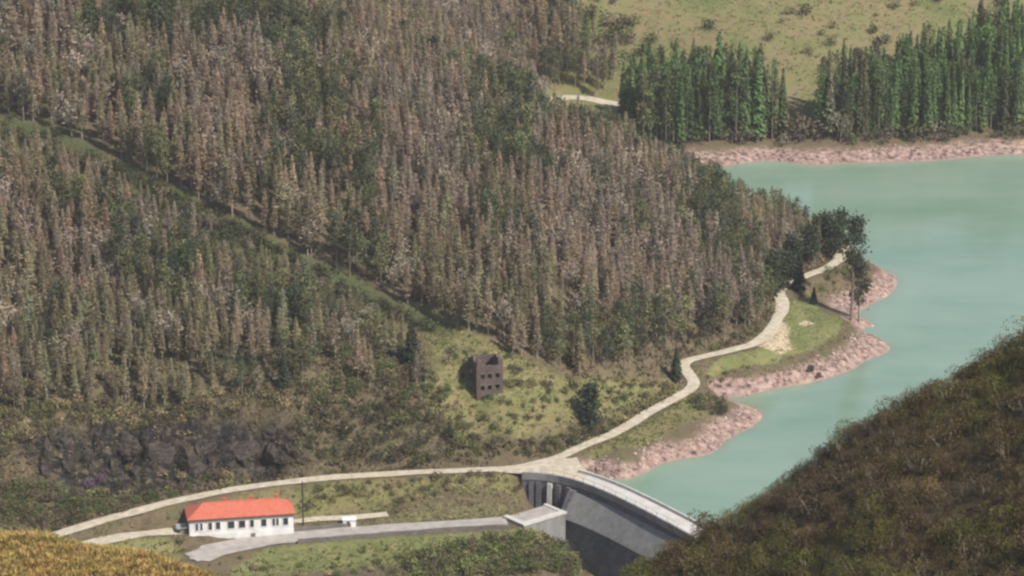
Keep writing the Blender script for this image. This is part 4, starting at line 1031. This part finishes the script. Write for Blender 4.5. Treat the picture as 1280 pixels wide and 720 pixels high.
# --- shrubs of the valley
def shrub_zone(px, sp, dens=1.0, clump=0.0):
    pg = poly(px); return scatter(pg, sp, dens=lambda x, y: dens * np.clip(1 + clump * 4 * fbm(x / 7, y / 7, 2, 61), 0, 1.3))
GREEN = (0.085, 0.115, 0.04); OLIVE = (0.14, 0.14, 0.06); BRN = (0.135, 0.105, 0.065); TAN = (0.28, 0.225, 0.12); DARK = (0.055, 0.06, 0.032); PURP = (0.16, 0.10, 0.15)
ZONES = [
    ([(722, 0), (745, 60), (775, 100), (830, 75), (800, 20), (760, -5)], 4.5, 0.6, [OLIVE, GREEN, BRN], (1.5, 4.5), 'on the far meadow beside the bay woods'),
    ([(978, 179), (1022, 177), (1016, 156), (982, 158)], 2.6, 0.8, [OLIVE, GREEN, BRN], (2.0, 6.0), 'in the gap between the two far stands'),
    ([(840, 40), (1180, -5), (1290, -5), (1100, 60), (1010, 110), (1000, 60)], 9.0, 0.5, [OLIVE, GREEN], (1.0, 3.0), 'scattered on the far meadow above the spruces'),
    ([(365, 535), (390, 520), (520, 510), (590, 535), (640, 558), (700, 548), (760, 528), (800, 520), (760, 545), (700, 568), (600, 580), (420, 588), (375, 590)], 1.45, 1.1, [DARK, BRN, OLIVE], (0.9, 2.0), 'on the dark bank above the road near the dam'),
    ([(0, 520), (120, 505), (300, 500), (420, 500), (400, 530), (260, 528), (100, 535), (20, 560), (0, 600)], 1.6, 0.95, [BRN, OLIVE, TAN], (0.9, 2.1), 'on the scrub above the rocky bank'),
    ([(0, 600), (60, 610), (150, 628), (230, 612), (330, 598), (220, 622), (110, 652), (60, 664), (0, 650)], 1.5, 1.0, [OLIVE, BRN, GREEN], (0.9, 2.0), 'below the crag beside the road bend'),
    ([(60, 545), (380, 535), (380, 590), (250, 600), (120, 620), (50, 590)], 2.6, 0.75, [DARK, BRN, TAN], (0.6, 1.4), 'among the rocks of the dark crag'),
    ([(380, 480), (540, 470), (560, 500), (520, 530), (400, 525), (300, 500)], 1.8, 0.9, [OLIVE, BRN, GREEN], (0.9, 2.2), 'on the slope left of the stone tower'),
    ([(550, 440), (620, 440), (700, 475), (840, 475), (840, 490), (760, 515), (690, 535), (640, 545), (560, 525)], 2.0, 0.85, [OLIVE, TAN, BRN, GREEN, DARK], (0.5, 1.7), 'on the meadow around the stone tower'),
    ([(540, 690), (620, 675), (690, 682), (722, 700), (722, 730), (500, 730), (520, 700)], 1.4, 1.1, [GREEN, OLIVE, (0.15, 0.17, 0.055), (0.21, 0.20, 0.08), OLIVE, BRN], (1.0, 2.4), 'in the thicket below the dam'),
    ([(290, 700), (500, 685), (540, 700), (500, 725), (290, 725)], 2.8, 0.6, [OLIVE, TAN, GREEN], (0.5, 1.3), 'on the green slope below the channel road'),
    ([(390, 612), (520, 600), (640, 597), (660, 610), (640, 622), (520, 628), (400, 640)], 1.7, 0.85, [BRN, TAN, OLIVE], (0.6, 1.4), 'on the tan bank between the road and the channel'),
    ([(860, 505), (890, 495), (915, 515), (900, 525), (870, 520)], 1.8, 0.95, [DARK, OLIVE, BRN], (0.8, 1.8), 'at the back of the first pink point'),
    ([(880, 470), (960, 456), (1000, 444), (1005, 450), (960, 465), (890, 482)], 2.4, 0.8, [OLIVE, DARK], (0.5, 1.2), 'along the top of the pink bank under the lawn'),
    ([(1000, 352), (1050, 336), (1085, 340), (1075, 352), (1040, 362), (1010, 368)], 2.6, 0.85, [GREEN, OLIVE, BRN], (0.8, 2.0), 'on the last pink point by the lake'),
    ([(740, 555), (800, 530), (840, 508), (850, 515), (800, 545), (745, 572)], 3.0, 0.5, [TAN, OLIVE], (0.4, 0.9), 'between the road and the pink shore'),
    ([(850, 450), (900, 432), (945, 412), (965, 385), (972, 392), (955, 418), (905, 438), (860, 450)], 1.5, 1.0, [BRN, OLIVE, (0.17, 0.14, 0.11)], (0.7, 1.6), 'at the forest foot above the shore road bend'),
    ([(-20, 150), (100, 190), (250, 262), (400, 340), (520, 400), (560, 420), (480, 396), (330, 330), (200, 268), (60, 196), (-20, 170)], 1.5, 1.0, [DARK, DARK, BRN, (0.07, 0.085, 0.035)], (0.8, 2.4), 'in the open ride across the forest'),
    ([(330, 330), (460, 390), (530, 440), (545, 480), (460, 480), (380, 470), (330, 420)], 1.9, 0.9, [BRN, OLIVE, TAN, GREEN], (0.8, 2.2), 'under the thin larches left of the meadow'),
]
AP, AH, AC, AW = [Pq], [rng.uniform(2, 4.5, len(Pq))], [far_cols], ['along the foot of the far trees'] * len(Pq)
for px, sp, dn, cols, (h0, h1), wd in ZONES:
    Q = shrub_zone(px, sp, dn, 0.5); k = len(Q); AP.append(Q); AH.append(rng.uniform(h0, h1, k)); ci = rng.integers(0, len(cols), k)
    AC.append(np.array(cols)[ci] * np.exp(rng.normal(0, .2, (k, 1)))); AW += [wd] * k
# a few bushes that stand out
for px, py, h, c, wd in ((112, 612, 2.0, PURP, 'purple'), (126, 604, 1.7, PURP, 'purple'), (100, 622, 1.6, PURP, 'purple'), (283, 604, 2.2, TAN, 'tan'), (272, 500, 2.0, (0.30, 0.26, 0.12), 'yellow'), (345, 672, 1.5, DARK, 'yard'), (392, 655, 1.7, GREEN, 'yard'), (388, 640, 2.0, OLIVE, 'yard'), (262, 685, 1.0, DARK, 'yard'), (225, 682, 1.2, OLIVE, 'yard'), (555, 500, 2.2, GREEN, 'on the meadow around the stone tower'), (240, 510, 1.5, (0.3, 0.26, 0.13), 'yellow')) + tuple((a, b, random.uniform(0.6, 1.5), random.choice((DARK, BRN, OLIVE)), 'steep') for a, b in ((650, 556), (658, 562), (642, 561), (666, 558), (672, 566), (655, 568), (636, 566), (680, 560), (646, 571), (662, 572))) + tuple((a, b, random.uniform(0.5, 1.2), random.choice((TAN, BRN, OLIVE)), 'cut') for a, b in ((180, 645), (200, 640), (215, 637), (228, 645), (250, 632), (170, 654), (190, 652), (210, 649), (160, 650), (240, 640), (150, 658), (222, 652), (265, 628))) + tuple((a, b, random.uniform(0.4, 0.9), random.choice((GREEN, OLIVE, TAN)), 'yard') for a, b in ((250, 702), (275, 706), (300, 699), (232, 690), (262, 708), (222, 695))):
    p = on(px, py); AP.append(p[None]); AH.append(np.array([h])); AC.append(np.array([c]))
    AW.append({'purple': 'of the purple patch by the road bend', 'tan': 'just above the road over the white building', 'yellow': 'near the collapsed cottage', 'steep': 'on the steep bank above the dam forecourt', 'cut': 'on the bank between the road and the drive', 'yard': 'in the yard around the white building'}.get(wd, wd))
AP, AH, AC = np.concatenate(AP), np.concatenate(AH), np.concatenate(AC); AW = np.array(AW)
nr = np.min(np.stack([np.min(np.hypot(AP[:, None, 0] - Q[None, ::3, 0], AP[:, None, 1] - Q[None, ::3, 1]), 1) - w / 2 for Q, w in ROADS.values()]), 0)
keep = (nr > 0.9) & (AP[:, 2] > -30)
loc = np.stack([AP[:, 0] - b0[0], AP[:, 1] - b0[1]], 1); cb, sb = math.cos(-rz), math.sin(-rz)
keep &= ~((AP[:, 0] > b0[0] - 1) & (AP[:, 0] < b1[0] + 1) & (AP[:, 1] > b0[1] - 0.5) & (AP[:, 1] < b0[1] + 9.5))
AP, AH, AC, AW = AP[keep], AH[keep], AC[keep], AW[keep]
def shade_word(c): return 'purple' if c[2] > c[1] * 1.2 else 'straw coloured' if c.sum() > 0.5 else 'green' if c[1] > c[0] * 1.15 else 'dark' if c.sum() < 0.17 else 'brown' if c[0] > c[1] * 1.15 else 'olive'
def lab_shrub(i, p, h, c): return f"{size_word(h, 1.2, 2.2)} {shade_word(c)} shrub {AW[i]}"
vs = visible_area(AP, AH, AH * 0.8)
grow(SHRUB, AP, AH, rng.uniform(0.85, 1.4, len(AP)), AC, 290, 'shrubs of the valley floor and banks', 'shrub', 'valley_scrub', lab_shrub, vs)

# --- low cover between the shrubs: heather, bracken and tussocks, too small and too many to count
def clump(seed):
    g = np.random.default_rng(seed); k = 11; C = np.stack([g.normal(0, .34, k), g.normal(0, .34, k), np.abs(g.normal(0.1, .14, k))], 1); return tri_cloud(C, 0.2, g, 0.7)
clumps = [clump(s) for s in range(8)]
def low_cover(name, px_list, sp, pal, s0, s1, patch=5.0, ymax=1e9, far=False):
    V, F, T, k0 = [], [], [], 0
    for px in px_list:
        Q = scatter(poly(px), sp, dens=lambda x, y: np.clip(0.72 + 1.1 * fbm(x / patch, y / patch, 3, 33), 0.1, 1))
        if not len(Q): continue
        d = np.min(np.stack([np.min(np.hypot(Q[:, None, 0] - R[None, ::3, 0], Q[:, None, 1] - R[None, ::3, 1]), 1) - w / 2 for R, w in ROADS.values()]), 0)
        d = np.where((ground(Q[:, 0], Q[:, 1], Zg['rock']) > 0.5) & (rng.uniform(0, 1, len(Q)) < 0.35), 0, d)
        Q = Q[(d > 0.45) & ((Q[:, 2] > 2.2) | (Q[:, 0] < 12))]
        q = fbm(Q[:, 0] / patch, Q[:, 1] / patch, 3, 44) * 1.3 + 0.5 + rng.normal(0, .16, len(Q)); ci = np.clip((q * len(pal)).astype(int), 0, len(pal) - 1)
        cs = np.array(pal)[ci] * np.exp(rng.normal(0, .25, (len(Q), 1)))
        for i in range(len(Q)):
            v, f = clumps[i % 8]; a = rng.uniform(0, 6.28); s = rng.uniform(s0, s1); c_, s_ = math.cos(a) * s, math.sin(a) * s
            V.append(np.stack([v[:, 0] * c_ - v[:, 1] * s_, v[:, 0] * s_ + v[:, 1] * c_, v[:, 2] * s], 1) + Q[i]); F.append(f + k0); k0 += len(v); T.append(np.tile([*cs[i], 1], (len(v), 1)))
    me = mesh_np(name, np.concatenate(V), np.concatenate(F), [M['leaf']]); a = me.color_attributes.new('tint', 'FLOAT_COLOR', 'POINT'); a.data.foreach_set('color', np.concatenate(T).astype(np.float32).ravel())
    o = link(name, me); o.color = (0, 0, 0, 1); return tag(o, kind='stuff')
low_cover('bank_heather', [[(-10, 500), (300, 490), (540, 490), (640, 555), (700, 545), (830, 490), (850, 495), (770, 540), (690, 570), (600, 582), (400, 592), (230, 618), (90, 655), (70, 664), (30, 680), (-10, 690)],
                           [(-10, 430), (330, 430), (330, 330), (470, 395), (545, 470), (540, 500), (300, 505), (-10, 530)]], 0.68, [(0.045, 0.04, 0.022), (0.10, 0.075, 0.045), (0.15, 0.115, 0.07), (0.085, 0.09, 0.038), (0.22, 0.18, 0.09), (0.07, 0.06, 0.033)], 0.8, 1.7)
low_cover('meadow_tussocks', [[(868, 470), (900, 484), (960, 470), (1005, 457), (1055, 428), (1072, 410), (1062, 400), (1045, 418), (1010, 440), (960, 453), (900, 468)], [(1000, 352), (1060, 336), (1088, 345), (1060, 364), (1010, 372)], [(380, 660), (480, 638), (650, 625), (665, 640), (640, 649), (480, 655), (380, 664)], [(640, 560), (700, 545), (770, 520), (838, 482), (846, 440), (900, 422), (945, 402), (962, 368), (985, 366), (965, 420), (900, 450), (872, 470), (872, 495), (800, 535), (735, 570)], [(80, 672), (150, 650), (230, 630), (240, 655), (150, 676), (105, 684)], [(480, 700), (640, 668), (745, 690), (760, 725), (480, 730)], [(505, 378), (600, 425), (700, 470), (845, 476), (850, 495), (760, 525), (690, 545), (645, 555), (560, 535), (540, 470)], [(250, 640), (300, 616), (420, 602), (640, 594), (655, 612), (650, 632), (480, 642), (380, 662), (372, 640)], [(735, 565), (800, 535), (868, 490), (890, 500), (880, 520), (800, 560), (740, 578)], [(75, 692), (230, 668), (240, 690), (200, 712), (60, 712)],
                              [(270, 722), (335, 690), (640, 664), (700, 680), (728, 722)]], 0.8,
          [(0.08, 0.085, 0.03), (0.14, 0.145, 0.05), (0.20, 0.185, 0.075), (0.27, 0.21, 0.105), (0.12, 0.12, 0.045)], 0.5, 1.25)
low_cover('lawn_grass', [[(872, 468), (950, 445), (1000, 440), (1050, 415), (1064, 404), (1035, 392), (1015, 372), (1060, 345), (1085, 345), (1060, 330), (1000, 352), (985, 380), (975, 415), (905, 447)]], 0.6, [(0.11, 0.13, 0.045), (0.16, 0.17, 0.062), (0.22, 0.195, 0.085)], 0.3, 0.6)
low_cover('forest_undergrowth', [[(700, 440), (846, 420), (852, 468), (800, 478), (700, 476)], [(600, 400), (660, 440), (720, 458), (840, 450), (945, 410), (970, 372), (1040, 330), (1052, 306), (1030, 300), (980, 320), (900, 370), (800, 410), (700, 420)]], 1.0, [(0.05, 0.05, 0.025), (0.10, 0.08, 0.045), (0.16, 0.12, 0.07)], 1.0, 2.2)
low_cover('field_grass', [[(735, -5), (1290, -5), (1290, 40), (1100, 90), (1015, 130), (1005, 172), (990, 172), (990, 90), (780, 110), (745, 60)]], 1.7, [(0.09, 0.11, 0.04), (0.20, 0.185, 0.075), (0.27, 0.215, 0.105), (0.16, 0.17, 0.06)], 0.6, 1.7, 11.0)

# --- rubble on the drawn-down shore
RV, RF, k0 = [], [], 0
bm_rocks = [rock_mesh('rubble_rock', 60 + i, M['crag'], 0.7) for i in range(3)]
import bmesh
def low_rock(seed):
    g = np.random.default_rng(seed); bm = bmesh.new(); bmesh.ops.create_icosphere(bm, subdivisions=1, radius=1)
    V = np.array([v.co for v in bm.verts]) * g.uniform(0.6, 1.2, (len(bm.verts), 1)) * np.array([1, 0.8, 0.6]); Fq = np.array([[v.index for v in f.verts] for f in bm.faces]); bm.free(); return V, Fq
lows = [low_rock(s) for s in range(6)]
for me in bm_rocks: bpy.data.meshes.remove(me)
for px in ([(735, 590), (800, 555), (870, 520), (900, 525), (950, 512), (955, 520), (905, 556), (780, 604), (740, 600)], [(890, 492), (960, 468), (1005, 452), (1050, 430), (1070, 408), (1105, 415), (1085, 455), (1050, 470), (960, 492)], [(1030, 372), (1085, 345), (1124, 350), (1105, 374), (1060, 388)], [(845, 205), (1000, 203), (1180, 198), (1285, 190), (1285, 176), (1180, 180), (1000, 186), (850, 190)]):
    Q = scatter(poly(px), 0.75 if px[0][1] > 300 else 1.3, dens=lambda x, y: np.clip(0.55 + 1.6 * fbm(x / 6, y / 6, 2, 71), 0.05, 1))
    for p in Q:
        if p[2] < -0.2 or p[2] > 3.3: continue
        v, f = lows[rng.integers(0, 6)]; s = rng.choice([0.2, 0.32, 0.5, 0.75], p=[.4, .33, .2, .07]); a = rng.uniform(0, 6.28); q = v * s
        RV.append(np.stack([q[:, 0] * math.cos(a) - q[:, 1] * math.sin(a), q[:, 0] * math.sin(a) + q[:, 1] * math.cos(a), q[:, 2]], 1) + p); RF.append(f + k0); k0 += len(v)
def rubble_mat():
    k = N('pink_shale'); f = k.noise(0.9, 2); k.base(k.ramp(f, [(0.3, (0.13, 0.09, 0.08)), (0.5, (0.31, 0.21, 0.185)), (0.68, (0.50, 0.39, 0.35))])); return k.m
tag(link('shore_rubble', mesh_np('shore_rubble', np.concatenate(RV), np.concatenate(RF), [rubble_mat()])), kind='stuff')

# --- near hills: heath on the right, golden grass on the left
def hill_points(ridge, yr, x0, x1, y0, y1, sp, pa=-60, pb=1330):
    X, Y = np.meshgrid(np.arange(x0, x1, sp), np.arange(y0, y1, sp)); X = (X + rng.uniform(-.5, .5, X.shape) * sp).ravel(); Y = (Y + rng.uniform(-.5, .5, Y.shape) * sp).ravel()
    Q = np.stack([X, Y, ground(X, Y)], 1); px, py, _ = project(Q); m = (px > pa) & (px < pb) & (py > 200) & (py < 790); return Q[m]
BUSH = Kind('heath_bush', lambda s: make_shrub(s, 1.6, 1.15, 660, 0.068, 6), range(600, 607), M['leaf'], M['bark'], 'stem')
HQ = hill_points(RIDGE_R, YR, 0, 64, 268, 340, 1.25)
npx, npy, _ = project(HQ); HQ = HQ[(npx > 690)]
HQ = np.concatenate([HQ, hill_points(RIDGE_R, YR, 52, 110, 275, 338, 2.1, 1330, 1800), hill_points(RIDGE_R, YR, 4, 80, 340, 362, 2.1, 690, 1700)]); n = len(HQ)
hb = 1.25 * fbm(HQ[:, 0] / 7, HQ[:, 1] / 9, 3, 81) + rng.normal(0, .07, n)
dr = YR - HQ[:, 1]
hc = np.where((hb > 0.12)[:, None], tint((0.108, 0.098, 0.028), n, .24, .05), np.where((hb < -0.1)[:, None], tint((0.100, 0.072, 0.040), n, .24, .04), tint((0.112, 0.080, 0.035), n, .24, .04)))
hh = rng.uniform(0.8, 1.9, n) * (1 + 0.5 * np.clip(hb, -.5, .5)); big = rng.uniform(0, 1, n) < np.where(HQ[:, 1] > YR - 5, 0.10, 0.05); hh = np.where(big, hh * 1.6, hh); hc = np.where((big & (HQ[:, 1] > YR - 6))[:, None], tint((0.115, 0.115, 0.040), n, .2, .05), hc)
def lab_bush(i, p, h, c):
    px, py, _ = project(p[None]); px, py = px[0], py[0]
    w = 'on the near slope skyline' if abs(p[1] - YR) < 4 else 'high on the near slope' if p[1] > 318 else 'midway down the near slope' if p[1] > 300 else 'low on the near slope'
    v = 'by the dam end' if px < 900 else 'below the lake narrows' if px < 1080 else 'towards the right edge'
    return f"{size_word(h, 1.1, 1.8)} {'olive green' if c[1] > c[0] * 0.88 else 'greyish brown' if c[2] > c[0] * 0.48 else 'russet brown'} bush {w} {v}"
grow(BUSH, HQ, hh, rng.uniform(0.85, 1.35, n) * np.where(HQ[:, 1] > 340, 1.4, 1), hc, 300, 'heath bushes of the brown near slope', 'bush', 'heath_scrub', lab_bush)
# golden tussocks
def tuft(seed):
    g = np.random.default_rng(seed); k = 26; a = g.uniform(0, 6.28, k); b = np.stack([g.normal(0, .12, k), g.normal(0, .12, k), np.zeros(k) - 0.05], 1)
    t = b + np.stack([np.cos(a) * g.uniform(.1, .4, k), np.sin(a) * g.uniform(.1, .4, k), g.uniform(.2, .55, k)], 1)
    return branch_fans(b, t, np.full(k, 0.035), g)
tufts = [tuft(s) for s in range(5)]
GQ = hill_points(RIDGE_L, YL, -48, -8, 225, 268, 0.36); npx, npy, _ = project(GQ); GQ = GQ[npx < 460]
V, Fq, T, k0 = [], [], [], 0; n = len(GQ)
gn = fbm(GQ[:, 0] / 4, GQ[:, 1] / 5, 3, 91) + rng.normal(0, .12, n)
gc = np.where((gn > 0.1)[:, None], tint((0.34, 0.255, 0.08), n, .12, .03), np.where((gn < -0.14)[:, None], tint((0.40, 0.255, 0.095), n, .12, .03), tint((0.43, 0.31, 0.12), n, .12, .03)))
for i in range(n):
    v, f = tufts[i % 5]; a = rng.uniform(0, 6.28); s = rng.uniform(0.7, 1.5); q = v * s
    V.append(np.stack([q[:, 0] * math.cos(a) - q[:, 1] * math.sin(a), q[:, 0] * math.sin(a) + q[:, 1] * math.cos(a), q[:, 2]], 1) + GQ[i]); Fq.append(f + k0); k0 += len(v); T.append(np.tile([*gc[i], 1], (len(v), 1)))
me = mesh_np('golden_grass', np.concatenate(V), np.concatenate(Fq), [M['leaf']]); a = me.color_attributes.new('tint', 'FLOAT_COLOR', 'POINT'); a.data.foreach_set('color', np.concatenate(T).astype(np.float32).ravel())
o = link('golden_grass', me); o.color = (0, 0, 0, 1); tag(o, kind='stuff')

# ------------------------------------------------------------------ air
hz = N('haze_air'); hz.t.nodes.remove(hz.p); pv = hz.t.nodes.new('ShaderNodeVolumePrincipled'); pv.inputs['Color'].default_value = (0.9, 0.9, 0.88, 1); pv.inputs['Density'].default_value = 0.00008; hz.l(pv.outputs[0], hz.out.inputs['Volume'])
HAZE = True
if HAZE:
    mb = MB(); mb.box(-5050, 5050, -3050, 6050, float(GZ.min()) - 1, max(float(GZ.max()), 240) + 5); tag(mb.build('haze', hz.m), kind='stuff')

# ------------------------------------------------------------------ light
SUN_EL, SUN_AZ = R_(47), math.atan2(0.78, -0.63)         # azimuth from +Y towards +X: behind the camera's right shoulder
w = bpy.data.worlds.new('World'); scene.world = w; w.use_nodes = True
nt = w.node_tree; bg = nt.nodes['Background']; sky = nt.nodes.new('ShaderNodeTexSky'); sky.sky_type = 'NISHITA'; sky.sun_disc = False
sky.sun_elevation = SUN_EL; sky.sun_rotation = SUN_AZ; sky.altitude = 300; sky.dust_density = 1.5
nt.links.new(sky.outputs[0], bg.inputs[0]); bg.inputs[1].default_value = 0.105
sd = bpy.data.lights.new('sun', 'SUN'); sd.energy = 4.5; sd.angle = R_(0.53); sd.color = (1.0, 0.95, 0.87)
so = bpy.data.objects.new('sun', sd); COL.objects.link(so); so.location = (300, -200, 500)
sv = np.array([math.sin(SUN_AZ) * math.cos(SUN_EL), math.cos(SUN_AZ) * math.cos(SUN_EL), math.sin(SUN_EL)])
from mathutils import Vector
so.rotation_euler = Vector(sv).to_track_quat('Z', 'Y').to_euler()

scene.view_settings.view_transform = 'Standard'; scene.view_settings.look = 'None'; scene.view_settings.gamma = 1; scene.view_settings.use_curve_mapping = False
scene.view_settings.exposure = 0.42
scene.render.engine = 'CYCLES'
scene.cycles.max_bounces = 5; scene.cycles.diffuse_bounces = 3; scene.cycles.volume_bounces = 0; scene.cycles.use_denoising = True
scene.cycles.pixel_filter_type = 'BLACKMAN_HARRIS'; scene.cycles.filter_width = 2.5
